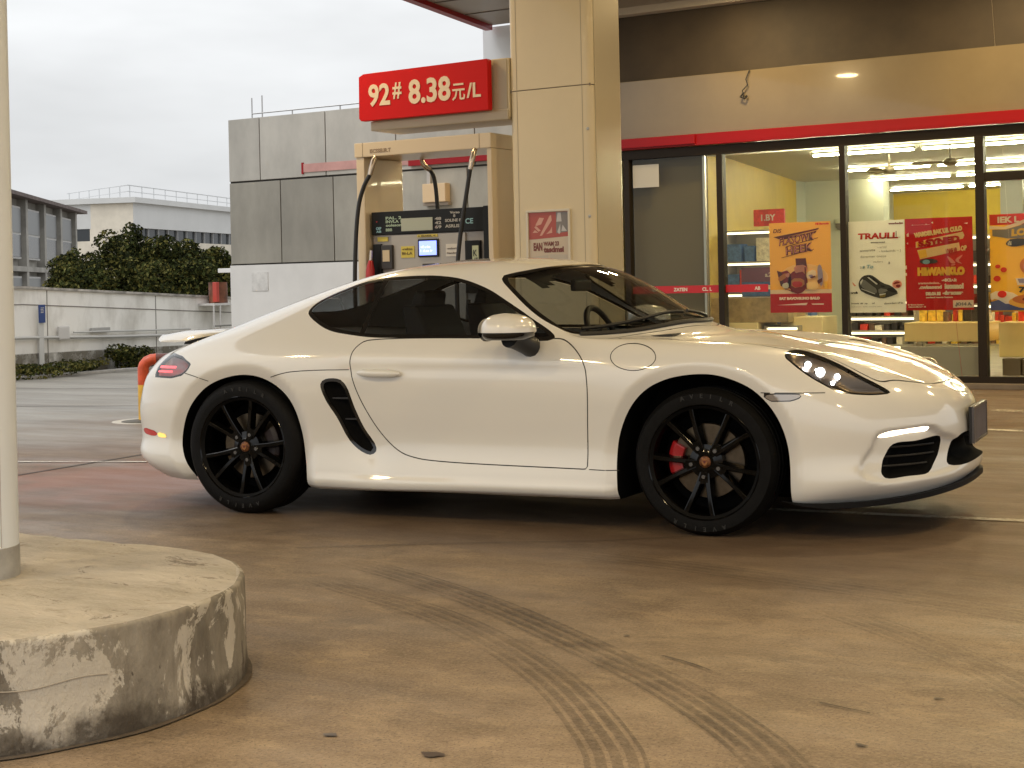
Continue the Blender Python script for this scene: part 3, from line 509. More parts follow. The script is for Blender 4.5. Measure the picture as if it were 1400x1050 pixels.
shelf('steel shelf below the white poster, full of small goods', -1.58, -.80, 9.75, .24, [.40, .56, .72, .90], ['dark', 'white', 'brown', 'red', 'dark'], 1, (.045, .09))
shelf('steel shelf below the red poster, crowded with bottles and packs', -.78, .92, 9.95, .40, [.62, .84, 1.06, 1.3, 1.6], ['red', 'white', 'brown', 'dark', 'yellow'], 2, (.04, .08))
shelf('dark shelf behind the glass door, with food packs', .95, 2.6, 10.3, .30, [.60, .90, 1.2, 1.5], ['dark', 'brown', 'yellow', 'white'], 3, (.06, .14))
shelf('tall display by the yellow wall, with blue and white boxes', -3.36, -2.30, 10.4, .62, [1.0, 1.38, 1.76], ['blue', 'white', 'blue', 'dark', 'red'], 4, (.12, .26), 1.0)
shelf('narrow stand below the orange poster, with small cards', -2.52, -2.10, 9.6, .12, [.38, .62], ['dark', 'white', 'brown'], 5, (.05, .09))
shelf('far shelf along the back of the shop, with rows of packs', -2.9, 1.9, 17.0, .5, [.85, 1.2, 1.55], ['white', 'brown', 'green', 'red', 'dark'], 6, (.10, .24))
tag(sh('service_counter', mat('cream_counter', (.80, .66, .36), .4), (-3.15, -2.56, 9.5, 10.1, .10, .66), (-2.36, -1.86, 9.7, 10.2, .10, .72), parent=None, bevel=.01), 'cream cupboard counter behind the tape and the orange poster', 'counter')
tag(sh('glass_case', mat('amber_case', (.36, .26, .12), .3, vary=.3, vscale=8), (-3.15, -2.2, 9.52, 10.08, .662, .95), parent=None, bevel=.008), 'low brown display case standing on the cream counter', 'display case')
hd = MB().box(-2.93, -2.54, 10.34, 10.38, 1.80, 2.0).build('header_board', good_m['red']); tag(hd, 'red header board with pale marks above the tall display', 'sign')
lt = MB(); text_mesh(lt, '1.BY', -2.85, 1.865, .075, 10.335, .001, bold=.003); lt.build('board_lettering', white_ink, hd, fix=False)
bx = MB().box(-2.95, -2.34, 9.98, 10.02, .96, 1.30).build('product_panel', good_m['blue']); tag(bx, 'blue and purple product panel in front of the tall display', 'sign')
MB().box(-2.95, -2.34, 9.975, 9.979, 1.13, 1.30).build('purple_print', mat('purple_print', (.16, .07, .13), .4), bx); MB().box(-2.95, -2.34, 9.975, 9.979, 1.04, 1.09).build('white_print', good_m['white'], bx)
lt = MB(); text_mesh(lt, 'a.2s', -2.65, 1.19, .05, 9.972, .001, bold=.002); lt.build('panel_lettering', white_ink, bx, fix=False)

rnd_ = random.Random(12)                                    # packs standing on the window bench
for x_a, x_b, z in ((-.73, .10, .662), (.26, 2.9, .662)):
    x = x_a + .04
    while x < x_b - .06:
        wd = rnd_.uniform(.035, .085); h = rnd_.uniform(.07, .17); c = rnd_.choice(['dark', 'brown', 'red', 'white', 'dark', 'yellow'])
        b = MB().box(-wd/2, wd/2, -.05, .05, 0, h).build('goods_pack', good_m[c]); b.location = (x + wd/2, rnd_.uniform(9.5, 9.66), z); x += wd + rnd_.uniform(.004, .03)
        tag(b, c + ' pack standing in the row on the cream window bench', 'pack', 'goods on the cream window bench')

# ---- posters on the inside of the glass
ink = {k: paper(mat(k + '_poster_ink', c, .45)) for k, c in dict(orange=(.86, .52, .10), orange_light=(.90, .66, .26), red=(.54, .010, .008), scarlet=(.66, .04, .02), cream=(.85, .77, .60), white=(.85, .82, .76), black=(.02, .018, .018), charcoal=(.06, .055, .05), grey=(.25, .24, .22), brown=(.13, .03, .02), maroon=(.24, .02, .02), yellow=(.88, .57, .06), pale_yellow=(.88, .70, .32), blue=(.10, .14, .42), lilac=(.36, .34, .52), sky=(.30, .50, .58), pink=(.74, .30, .22), bun=(.62, .22, .05), olive=(.30, .22, .06)).items()}
YP = 8.825
class Poster:
    def __init__(s, name, label, x0, x1, z0, z1, base):
        s.x0, s.z0, s.w, s.h = x0, z0, x1 - x0, z1 - z0; s.n = 0
        s.o = MB().box(x0, x1, YP, YP + .003, z0, z1).build(name, ink[base]); tag(s.o, label, 'poster')
    def y(s): s.n += 1; return YP - .0012 * s.n - .001
    def P(s, u, v): return s.x0 + u * s.w, s.z0 + (1 - v) * s.h
    def poly(s, name, c, *polys, smooth=0):
        mb = MB(); y = s.y()
        for p in polys:
            q = chaikin(p, smooth) if smooth else p
            pts = [s.P(u, v) for u, v in q]; mb.add([(x, y, z) for x, z in pts], [tuple(range(len(pts)))])
        return mb.build(name, ink[c], s.o, fix=False)
    def rect(s, name, c, *rs): return s.poly(name, c, *[[(a, b), (c_, b), (c_, d), (a, d)] for a, b, c_, d in rs])
    def text(s, name, c, *rows):
        mb = MB(); y = s.y()
        for body, u, v, h, wd, rot, *rest in rows:
            x, z = s.P(u, v); text_mesh(mb, body, x, z, h * s.h, y, .0006, width=wd * s.w, shear=rest[0] if rest else 0, bold=rest[1] if len(rest) > 1 else 0, rot=rot)
        return mb.build(name, ink[c], s.o, fix=False)
def ellipse(cx, cy, rx, ry, n=22, a0=0, a1=2*math.pi): return [(cx + rx*math.cos(t), cy + ry*math.sin(t)) for t in np.linspace(a0, a1, n, endpoint=abs(a1 - a0) < 6)]
# 1 orange food poster
p = Poster('orange_poster', 'orange food poster with a red foot and slanting title on the glass', -2.13, -1.43, .789, 1.77, 'orange')
p.poly('pale_ground', 'orange_light', ellipse(.55, .62, .40, .16)); p.rect('table', 'cream', (0, .745, 1, .79)); p.rect('red_foot', 'red', (0, .79, 1, 1))
p.poly('title_bar', 'brown', [(.07, .155), (.62, .095), (.82, .07), (.80, .09), (.62, .115), (.30, .155), (.60, .13), (.78, .10), (.76, .125), (.20, .19)], [(.28, .262), (.80, .175), (.80, .182), (.28, .272)], [(.20, .385), (.73, .30), (.73, .306), (.20, .392)])
p.text('title', 'brown', ('FLASOWK', .16, .255, .085, .60, R(8), .35, .004), ('HEEK', .27, .358, .085, .45, R(8), .1, .006))
p.text('title_face', 'pink', ('FLASOWK', .165, .252, .085, .59, R(8), .35, -.002), ('HEEK', .275, .355, .083, .44, R(8), .1, -.001))
p.text('corner_print', 'scarlet', ('HE Bercode', .76, .035, .02, .22, 0, 0, .002)); p.text('corner_mark', 'brown', ('DIS', .07, .11, .045, .14, 0, .2, .001))
p.poly('paper_bag', 'maroon', ellipse(.46, .66, .16, .13), [(.13, .56), (.34, .52), (.36, .72), (.22, .75)], smooth=1); p.poly('bag_back', 'brown', [(.43, .40), (.60, .40), (.62, .52), (.44, .54)], [(.12, .53), (.20, .55), (.24, .72), (.18, .70)], [(.22, .725), (.40, .765), (.38, .775)])
p.poly('bread', 'bun', [(.35, .62), (.56, .62), (.58, .71), (.36, .73)], [(.13, .61), (.28, .55), (.30, .60), (.16, .66)], smooth=1); p.poly('fries', 'scarlet', [(.36, .655), (.54, .655), (.53, .715), (.39, .72)], smooth=1)
p.poly('jug', 'pink', [(.40, .48), (.60, .47), (.63, .55), (.50, .55), (.42, .57)], [(.24, .58), (.34, .55), (.32, .62)], smooth=1)
p.poly('cup', 'cream', [(.60, .56), (.74, .52), (.78, .60), (.62, .64)], [(.20, .68), (.31, .66), (.32, .73), (.22, .73)], smooth=1); p.poly('carton', 'lilac', [(.78, .50), (.84, .46), (.88, .60), (.86, .72), (.80, .68)], [(.62, .59), (.72, .58), (.70, .62)], smooth=1)
p.poly('cheese', 'pale_yellow', [(.60, .66), (.80, .66), (.79, .75), (.60, .745)], smooth=1); p.poly('glass', 'yellow', [(.89, .66), (.95, .66), (.94, .74), (.90, .74)]); p.poly('lines', 'brown', [(.66, .61), (.74, .595), (.76, .61), (.69, .625)], [(.58, .50), (.60, .50), (.61, .74), (.595, .74)], [(.78, .65), (.86, .62), (.86, .66), (.80, .69)])
p.text('foot_print', 'cream', ('EAT BAVOVSUMO BALO', .16, .855, .026, .66, 0, 0, .003)); p.poly('foot_stripe', 'cream', [(.12, .915), (.62, .893), (.60, .918)], [(.68, .902), (.88, .902), (.88, .915), (.70, .915)])
# 2 white car poster
p = Poster('white_poster', 'white poster with a dark car drawing beneath red lettering on the glass', -1.232, -.628, .781, 1.752, 'white')
p.text('title', 'scarlet', ('TRAULL', .17, .195, .062, .72, 0, .05, .004)); p.text('corner_print', 'maroon', ('voorbedst', .72, .045, .02, .26, 0, 0, .002)); p.poly('title_rule', 'black', [(.55, .188), (.93, .185), (.93, .189), (.55, .193)], [(.85, .12), (.862, .12), (.862, .19), (.85, .19)])
p.text('small_print', 'grey', ('sovanwat', .40, .242, .016, .26, 0, 0, .001), ('savourette', .20, .335, .026, .28, R(2), .2, .0005), ('~ ve lrnd', .52, .302, .024, .16, R(2)), ('- lonbonds ~ J', .55, .345, .024, .38, R(1)), ('daveniser oncos', .21, .398, .024, .46, 0), ('vaders', .44, .455, .02, .17, 0), ('hvnseds  sib  .op.', .03, .905, .016, .30, 0, 0, .001), ('od', .40, .905, .018, .05, 0, 0, .001), ('uboorders of lu.', .62, .912, .02, .34, R(2), 0, .001), ('leadrwerl s . lenbo wandrst oedrv', .03, .94, .012, .55, 0), ('.B', .70, .475, .025, .04, 0, 0, .001))
p.text('blue_print', 'sky', ('s To', .24, .515, .038, .20, 0, .2, .002)); p.text('blue_check', 'grey', ('2 V', .20, .518, .025, .09, 0))
p.poly('car_shape', 'charcoal', [(.17, .66), (.24, .60), (.36, .585), (.44, .60), (.60, .68), (.76, .71), (.89, .79), (.80, .815), (.64, .845), (.52, .845), (.22, .775), (.17, .72)], smooth=1)
p.poly('car_side', 'grey', [(.20, .66), (.26, .63), (.40, .70), (.50, .745), (.49, .80), (.24, .74)], [(.52, .73), (.72, .755), (.60, .79), (.53, .80)], smooth=1); p.poly('car_cabin', 'black', [(.30, .605), (.40, .60), (.58, .685), (.48, .70)], [(.55, .70), (.66, .715), (.60, .73)], [(.66, .74), (.78, .73), (.87, .785), (.74, .78)], smooth=1)
p.poly('car_light', 'white', [(.33, .615), (.36, .612), (.52, .69), (.49, .695)], [(.22, .735), (.47, .795), (.46, .80), (.22, .742)], [(.20, .665), (.24, .635), (.255, .64), (.21, .70)], [(.54, .80), (.66, .79), (.64, .81), (.55, .82)]); p.poly('car_nose', 'olive', [(.545, .815), (.66, .80), (.64, .83), (.55, .838)])
p.poly('red_ball', 'pink', ellipse(.86, .695, .085, .045)); p.poly('red_swirl', 'maroon', [(.79, .685), (.86, .66), (.93, .68), (.85, .69), (.80, .70)], [(.84, .70), (.93, .70), (.90, .735), (.84, .725)], smooth=1); p.poly('red_arrow', 'pink', [(.06, .66), (.13, .705), (.10, .71), (.07, .69)]); p.text('dark_note', 'black', ('~arndb', .01, .79, .022, .15, 0, 0, .002))
# 3 red offer poster
p = Poster('red_poster', 'red offer poster with slanting yellow words on the glass', -.622, .078, .80, 1.757, 'red')
p.poly('slab', 'pale_yellow', [(.16, .255), (.86, .16), (.88, .20), (.86, .235), (.30, .305), (.16, .32)], [(.18, .345), (.80, .275), (.82, .36), (.22, .445)]); p.poly('slab_shade', 'yellow', [(.17, .262), (.34, .24), (.36, .29), (.18, .315)], [(.19, .352), (.31, .338), (.33, .42), (.22, .437)])
p.text('head_print', 'pale_yellow', ('WARDER BAK UE. CULO', .14, .205, .045, .72, R(7), 0, .006)); p.text('slab_word', 'red', ('S.SYNED', .20, .305, .06, .62, R(6), .05, .006), ('I QANH AIR', .22, .43, .06, .56, R(6), .05, .004)); p.text('side_mark', 'pale_yellow', ('OP', .83, .365, .05, .09, R(8), .2, .004))
p.text('mid_word', 'yellow', ('HEWANKLO', .18, .615, .075, .70, 0, 0, .010)); p.poly('badge', 'charcoal', [(.20, .455), (.36, .435), (.50, .46), (.46, .495), (.24, .50)], smooth=2); p.poly('badge_eye', 'sky', ellipse(.315, .475, .055, .024)); p.poly('leaf', 'pink', [(.62, .41), (.70, .45), (.76, .50), (.68, .50), (.64, .45)], [(.74, .455), (.86, .40), (.84, .43), (.78, .47), (.86, .51), (.76, .485)], [(.66, .515), (.76, .50), (.72, .525)], smooth=1)
p.text('small_print', 'cream', ('arantundenlecs..', .19, .715, .022, .33, 0, 0, .001), ('-aBCLa.lt', .54, .69, .03, .22, 0, 0, .003), ('.cwisasend', .20, .765, .035, .34, 0, 0, .003), ('iuonnol', .58, .765, .05, .28, 0, 0, .006), ('DELGA BE', .30, .835, .03, .22, 0, 0, .004), ('-desnenws', .55, .83, .035, .30, 0, 0, .005), ('oavlassi tewcs beawo', .30, .868, .016, .40, 0, 0, .001), ('.s--------A-.', .10, .075, .014, .28, 0), ('bebors lonse', .03, .945, .014, .24, 0, 0, .001), ('vasondlowe B', .03, .968, .014, .27, 0, 0, .001))
p.rect('corner_box', 'cream', (.70, .895, 1, .975)); p.text('corner_word', 'grey', ('.JO14 A.', .73, .95, .03, .25, 0, 0, .003)); p.poly('dots', 'cream', [(.03, .17), (.06, .15), (.065, .195), (.035, .195)], [(.03, .27), (.05, .255), (.05, .28)], [(0, .51), (.025, .51), (.025, .55), (0, .55)], [(0, .59), (.025, .59), (.025, .62), (0, .62)], [(.40, .05), (.43, .04), (.43, .065)], [(.88, .07), (.94, .065), (.93, .08)])
# 4 yellow burger poster
p = Poster('burger_poster', 'yellow burger poster with a red head on the glass door', .25, 1.15, .778, 1.765, 'yellow')
p.rect('red_head', 'scarlet', (0, 0, 1, .11)); p.poly('white_wave', 'cream', [(0, .115), (.16, .13), (.30, .09), (.44, .04), (.60, .02), (.60, .04), (.46, .07), (.32, .12), (.18, .155), (0, .15)]); p.poly('grey_field', 'grey', [(.03, .155), (.18, .157), (.32, .125), (.46, .075), (1, .05), (1, .25), (.2, .25), (.03, .22)]); p.text('head_word', 'cream', ('IEK L', .09, .085, .06, .24, 0, 0, .004))
p.text('dark_word', 'yellow', ('LOANDE', .24, .225, .065, .50, R(4), .1, .006)); p.poly('scribble', 'charcoal', [(.18, .29), (.24, .25), (.50, .26), (.60, .23), (.58, .30), (.40, .32), (.26, .34), (.18, .32)], smooth=1); p.text('scribble_word', 'cream', ('ooQSeO', .20, .32, .04, .38, R(4), .1, .003))
p.poly('tomato', 'scarlet', ellipse(.085, .535, .03, .02), ellipse(.15, .57, .035, .026), ellipse(.075, .66, .04, .03)); p.poly('bun_top', 'bun', [(.32, .56), (.34, .47), (.46, .42), (.66, .42), (.80, .50), (.80, .62), (.40, .64)], smooth=2); p.poly('bun_shine', 'pink', [(.35, .54), (.42, .46), (.62, .44), (.60, .50), (.40, .60)], smooth=1); p.poly('wrapper', 'white', [(.28, .66), (.82, .64), (.80, .74), (.30, .73)]); p.poly('wrapper_print', 'lilac', [(.30, .665), (.44, .66), (.43, .71), (.32, .71)], [(.66, .66), (.76, .655), (.75, .70)])
p.text('wrapper_word', 'charcoal', ('7EOC', .31, .80, .055, .32, R(-4), 0, .004)); p.poly('blue_cloth', 'blue', [(0, .985), (0, .90), (.12, .87), (.22, .93), (.40, .97), (.40, .985)]); p.poly('white_cloth', 'white', [(0, .79), (.22, .79), (.34, .86), (.20, .94), (.06, .86), (0, .89)], smooth=1); p.poly('bowl', 'orange', ellipse(.52, .90, .32, .075)); p.poly('soup', 'bun', ellipse(.50, .875, .26, .055)); p.poly('soup_centre', 'maroon', ellipse(.50, .875, .15, .03)); p.poly('ball', 'scarlet', ellipse(.13, .82, .05, .036))
tag(sh('red_banner', ink['scarlet'], (.10, 1.5, 9.9, 9.92, 1.62, 1.80), parent=None), 'long red hanging banner inside the shop behind the burger poster', 'banner')
# loose cable and small stub on the fascia
cb_ = thing('loose_cable', 'short black cable hanging from the cream fascia', 'cable', (-2.36, YF, 3.2))
MB().tube([(.07, -.02, .26), (.03, -.035, .16), (.05, -.03, .10), (-.01, -.04, .04), (.0, -.03, -.03)], .006, 6).build('cord', deep := mat('cable_black', (.02, .018, .016), .6), cb_, smooth=True)
MB().tube([(.0, -.03, .02), (-.03, -.05, -.03), (.02, -.05, -.05), (.04, -.03, -.02)], .012, 6).build('plug', deep, cb_, smooth=True)
# low rail in front of the shop door
hr = MB(); hr.tube([(-.9, 7.9, 0), (-.9, 7.9, .30), (-.87, 7.9, .335), (-.83, 7.9, .35), (-.12, 7.9, .35), (-.08, 7.9, .335), (-.05, 7.9, .30), (-.05, 7.9, 0)], .013, 10)
tag(hr.build('door_rail', mat('steel_rail', (.62, .58, .50), .25, metal=.9), smooth=True), 'low bent steel rail on the forecourt before the shop glass', 'rail')

# ================================================================== grey panelled wall at the left of the shop (same plane)
gw = thing('panelled_wall', 'grey panelled building wall with a white foot left of the pump', 'wall', (-9.86, YF, 0))
def panel(x0, x1, z0, z1, c, n): 
    m = mat(n, c, .6, vary=.17, vscale=1.6, stretch=(1, 1, .5), bump=.15, bscale=6)
    return MB().box(x0 + 9.86, x1 + 9.86, 0, .05, z0, z1).build('wall_panel', m, gw, bevel=.004)
g = .008
for x0, x1, c in ((-9.86, -9.31, .36), (-9.31, -8.20, .40), (-8.20, -7.08, .42), (-7.08, -5.9, .42), (-5.9, -4.62, .40)): panel(x0 + g, x1 - g, 2.635, 3.47, (c*1.03, c*.985, c*.88), 'light_grey_panel')
for x0, x1, c in ((-9.86, -8.97, .255), (-8.97, -8.09, .245), (-8.09, -7.35, .27), (-7.35, -6.02, .36), (-6.02, -4.62, .34)): panel(x0 + g, x1 - g, 1.52, 2.61, (c*1.04, c*.98, c*.83), 'mid_grey_panel')
MB().box(0, 5.24, .03, .45, .0, 3.46).build('wall_core', mat('joint_black', (.05, .045, .04), .8), gw)
MB().box(0.0, 5.24, -.015, .028, .0, 1.50).build('wall_foot', mat('white_render', (.62, .61, .59), .7, vary=.06, vscale=1.2, bump=.1, bscale=12), gw)
MB().box(1.28, 5.24, -.012, .001, 2.69, 2.80).build('faded_stripe', mat('faded_red_stripe', (.50, .27, .24), .6, vary=.15, vscale=3), gw); MB().box(1.265, 1.295, -.016, .002, 2.67, 2.82).build('stripe_stop', red_band, gw)
MB().box(3.0, 5.24, -.055, -.013, 2.67, 2.80).build('red_stripe', red_band, gw, bevel=.005)
MB().box(.38, .66, -.022, -.014, 1.15, 1.40).build('patch', mat('repair_patch', (.56, .55, .53), .7, vary=.15, vscale=9), gw)
bx = thing('wall_box', 'beige box fixed to the grey wall seen through the pump frame', 'box', (-6.44, YF, 2.2))
MB().box(-.17, .17, -.12, -.005, .0, .23).build('cover', mat('beige_box', (.68, .50, .30), .5), bx, bevel=.01); MB().box(-.185, .185, -.09, -.004, -.04, -.003).build('foot', mat('box_lip', (.3, .25, .2), .6), bx); MB().box(-.16, -.11, -.03, -.004, .235, .45).build('conduit', mat('grey_conduit', (.45, .43, .4), .5), bx)  # darker lip under the cover
rl_ = thing('roof_rail', 'thin metal rail along the top of the grey panelled wall', 'railing', (-9.6, YF + .2, 3.47))
rm_ = mat('galvanised_rail', (.45, .45, .45), .4, metal=.6)
MB().tube([(0, 0, .085), (1.6, 0, .085), (4.9, 0, .10)], .010, 6).build('top_rail', rm_, rl_)
for x, h in ((.0, .30), (.18, .32), (.7, .09), (1.5, .09), (2.0, .10), (2.6, .10), (3.3, .10), (4.2, .10)): 
    q = MB().tube([(x, 0, -.01), (x, 0, h)], .009, 6).build('post', rm_, rl_)
uw = MB().box(-5.78, -4.63, YF + .05, YF + .15, 3.475, 4.295).build('upper_panel', mat('pale_blue_panel', (.66, .69, .72), .4)); tag(uw, 'pale blue panel between the grey wall top and the canopy', 'wall')
# ================================================================== canopy over the pumps
cz = 4.30; cxl = lambda y: -5.68 + (8.72 - y) * .158
can = thing('station_canopy', 'station canopy roof with a red lower edge over the pumps', 'canopy', (0, 0, cz))
ceil_m = mat('canopy_ceiling', (.30, .265, .215), .40, vary=.06, vscale=2)
Y0c, XRc = -6.5, 13.0
pb = MB()
pl = [(cxl(8.72) + .1, 8.72), (XRc, 8.72), (XRc, Y0c), (cxl(Y0c) + .1, Y0c)]
MB().prism(pl, 'z', .0, .5).build('roof', mat('canopy_roof', (.55, .52, .48), .5), can)
jn = MB()
for i in range(1, 18):
    y = 8.72 - i * .83; jn.box(cxl(y) + .12, XRc - .02, y - .012, y + .012, -.012, -.002)
jn.build('ceiling_joint', mat('ceiling_joint', (.12, .10, .08), .6), can)
mb = MB(); ys = np.linspace(8.72, Y0c, 14); vs = []
for y in ys: vs += [(cxl(y), y, -.06), (cxl(y) + .10, y, -.06), (cxl(y) + .10, y, .62), (cxl(y), y, .62)]
mb.add(vs, [(4*i + j, 4*i + (j+1) % 4, 4*(i+1) + (j+1) % 4, 4*(i+1) + j) for i in range(13) for j in range(4)] + [(0, 1, 2, 3), (52, 53, 54, 55)]); mb.build('red_edge', red_band, can)
MB().prism([(cxl(8.72) + .101, 8.715), (XRc, 8.715), (XRc, Y0c), (cxl(Y0c) + .101, Y0c)], 'z', -.004, -.0005).build('ceiling', ceil_m, can)
LAMP = emit('canopy_lamp', (1.0, .75, .39), 128)
steel_w = mat('white_fitting', (.7, .68, .62), .4); cl0 = None
for (x, y) in ((-3.2, -5.4), (-.8, -5.4), (1.6, -5.4), (4.0, -5.4), (6.6, -5.4), (4.4, -1.9), (-3.6, 1.7), (1.6, 1.6), (4.9, 2.0), (-1.6, 6.0), (1.8, 5.9), (5.2, 5.9), (-2.2, 7.75), (.6, 7.75), (3.4, 7.75)):
    if cl0 is None:
        cl0 = thing('canopy_light', 'x', 'light', (x, y, cz - .004)); MB().box(-.23, .23, -.23, .23, -.03, -.001).build('housing', steel_w, cl0, bevel=.008); MB().lathe([(.001, -.036), (.155, -.036), (.165, -.031)], 28).build('diffuser', LAMP, cl0); o = cl0
    else: o = copy_tree(cl0); o.location = (x, y, cz - .004)
    tag(o, 'warm lamp let into the canopy ceiling, mirrored in the paint and glass', 'light', 'lamps in the canopy ceiling')

# ================================================================== pillar, price sign, notice
PY = 2.70
pil = thing('canopy_pillar', 'cream clad canopy pillar standing right of the fuel pump', 'pillar', (-1.375, PY, 0))
clad = mat('cream_cladding', (.70, .585, .37), .30, coat=.25, vary=.04, vscale=.8)
hw = .345
def col_sec(x0, x1, y0, y1, z0, z1, r=.05, k=5):
    pts = []
    for cx, cy, a0 in ((x1 - r, y0 + r, -90), (x1 - r, y1 - r, 0), (x0 + r, y1 - r, 90), (x0 + r, y0 + r, 180)):
        for i in range(k + 1):
            a = R(a0 + 90*i/k); pts.append((cx + r*math.cos(a), cy + r*math.sin(a)))
    return MB().prism(pts, 'z', z0, z1)
for z0, z1 in ((.16, 2.585), (2.593, cz - .001)): col_sec(-hw, hw, 0, .50, z0, z1).build('cladding', clad, pil, smooth=True, angle=35)
MB().box(-hw + .01, hw - .01, .01, .49, 2.58, 2.60).build('panel_joint', mat('cladding_joint', (.25, .2, .14), .6), pil)
MB().box(-hw + .068, -hw + .072, -.0015, .0005, .2, cz - .01).build('edge_line', mat('cladding_line', (.40, .33, .23), .5), pil); MB().box(hw - .074, hw - .070, -.0015, .0005, .2, cz - .01).build('edge_line', bpy.data.materials['cladding_line'], pil)
MB().box(hw + .001, hw + .006, .055, .445, .2, cz - .01).build('side_sheet', mat('polished_side_sheet', (.52, .45, .32), .25, metal=.1, coat=.3), pil)
for z in (1.64, 2.27, 1.1): MB().lathe([(.001, -.006), (.010, -.004), (.012, 0)], 12, 'y', (hw - .03, -.0005, z)).build('rivet', rm_, pil, smooth=True)
# notice frame on the pillar
nb = thing('notice_frame', 'framed red and cream notice on the front of the pillar', 'notice', (-1.40, PY, 1.25))
fm = mat('cream_frame', (.68, .62, .50), .35)
for b in ((-.185, .185, .435, .452), (-.185, .185, .02, .037), (-.185, -.168, .037, .435), (.168, .185, .037, .435)): MB().box(b[0], b[1], -.020, -.001, b[2], b[3]).build('frame', fm, nb, bevel=.002)
MB().box(-.167, .167, -.008, -.001, .038, .434).build('sheet', mat('notice_paper', (.60, .50, .38), .5), nb)
def flat(name, m, polys, y, parent): 
    mb = MB()
    for p in polys: mb.add([(x, y, z) for x, z in p], [tuple(range(len(p)))])
    return mb.build(name, m, parent, fix=False)
flat('red_field', mat('notice_red', (.42, .085, .065), .4), [[(-.165, .235), (.165, .252), (.165, .432), (-.165, .432)]], -.0092, nb)
flat('grey_photo', mat('notice_grey', (.22, .20, .19), .4), [[(.065, .275), (.163, .285), (.163, .43), (.065, .43)]], -.0100, nb)
flat('pale_letters', mat('notice_pink', (.66, .36, .28), .5), [[(-.11, .34), (-.075, .395), (-.035, .39), (-.06, .345), (-.10, .335)], [(-.12, .325), (-.105, .335), (-.065, .30), (-.085, .292)], [(-.135, .285), (-.115, .305), (-.085, .285)], [(-.075, .262), (-.055, .262), (.03, .37), (.025, .41), (.012, .405)], [(.015, .30), (.03, .325), (.032, .28), (-.02, .272)]], -.0106, nb)
flat('picture_pieces', mat('notice_white', (.55, .53, .52), .4), [[(.068, .36), (.08, .425), (.105, .425), (.112, .36)], [(.075, .285), (.10, .345), (.10, .28), (.09, .268)], [(.108, .29), (.12, .335), (.155, .29)]], -.0106, nb)
lt = MB(); text_mesh(lt, 'EAN', -.13, .155, .055, -.0092, .0008, bold=.004, width=.075); text_mesh(lt, 'WAM 23', -.045, .187, .03, -.0092, .0008, bold=.002, width=.13); text_mesh(lt, 'tasdmsi', -.045, .140, .04, -.0092, .0008, bold=.003, width=.17); lt.build('notice_lettering', mat('notice_brown_ink', (.20, .055, .04), .5), nb, fix=False)
flat('lower_card', mat('notice_card', (.52, .46, .38), .5), [[(.005, .04), (.155, .04), (.155, .118), (.005, .124)], [(-.14, .04), (-.005, .04), (-.005, .122), (-.14, .108)]], -.0092, nb); flat('stamp', mat('notice_stamp', (.12, .10, .09), .5), [[(.07, .045), (.11, .045), (.112, .08), (.072, .082)]], -.0100, nb)
# price sign on an arm from the pillar
ps = thing('price_sign', 'red price sign reading 92# 8.38 on a cream arm', 'price sign', (-2.45, PY - .06, 2.46))
MB().box(-.525, .80 - .065, .06, .42, -.055, .385).build('arm', clad, ps, bevel=.012); MB().box(-.535, .73, .045, .43, -.075, -.0).build('arm_ledge', mat('cream_ledge', (.50, .42, .29), .35), ps, bevel=.012)
MB().box(.605, .72, .052, .0595, .01, .375).build('arm_cover', mat('arm_cover_panel', (.48, .40, .27), .35), ps)  # darker cream panel between the board and the pillar
sgn = mat('sign_red', (.62, .006, .005), .5, spec=.2)
MB().prism([(-.595, .02), (-.575, .0), (.596, .0), (.600, .01), (.600, .372), (.592, .380), (-.545, .366), (-.59, .345)], 'y', -.025, .035).build('board', sgn, ps, bevel=.008, seg=3)
lt = MB(); yt = -.028
def shear_z(mb, k):  # the lettering runs level with the board
    return mb
text_mesh(lt, '92', -.495, .115, .165, yt, .004, bold=.006, width=.205); text_mesh(lt, '#', -.265, .165, .125, yt, .004, bold=.003, width=.085)
text_mesh(lt, '8.38', -.115, .105, .180, yt, .004, bold=.007, width=.385); text_mesh(lt, '元', .285, .105, .105, yt, .004, bold=.002, width=.115); text_mesh(lt, '/L', .415, .105, .110, yt, .004, bold=.003, width=.125)
lt.build('lettering', mat('sign_lettering', (.86, .70, .50), .45), ps, fix=False)

# ================================================================== fuel pump and its island
isl = col_sec(-5.2, 1.2, 2.12, 3.85, 0, .15, r=.5, k=8).build('pump_island', mat('island_concrete', (.34, .30, .25), .7, vary=.2, vscale=3), bevel=.015); tag(isl, 'raised concrete island carrying the fuel pump and pillar', 'kerb island')
pump = thing('fuel_pump', 'cream framed fuel pump with black display and three hoses', 'fuel pump', (-2.51, PY, .15))
def pb_(name, m, x0, x1, y0, y1, z0, z1, **kw): return MB().box(x0 + 2.51, x1 + 2.51, y0, y1, z0 - .15, z1 - .15).build(name, m, kw.pop('parent', pump), **kw)
pcream = mat('pump_cream_paint', (.66, .54, .37), .35, coat=.2); pgrey = mat('pump_grey_panel', (.33, .30, .27), .42, metal=.2, vary=.05)
pdark = mat('pump_black_panel', (.010, .010, .009), .42, spec=.25)
hb_ = pb_('head_beam', pcream, -3.155, -1.882, -.01, .52, 2.187, 2.30, bevel=.008)
for x in (-3.075, -1.985): pb_('beam_joint', mat('beam_joint', (.30, .23, .15), .6), x, x + .004, -.0115, -.009, 2.188, 2.299)
lt = MB(); text_mesh(lt, 'ISCSSEI.IR.T', .0, 0, .030, -.0120, .001, width=.20, bold=.0015); lt.v = [(x - .49, y, z + 2.215 - .15) for x, y, z in lt.v]; lt.build('beam_lettering', mat('beam_print', (.30, .21, .13), .5), pump, fix=False)
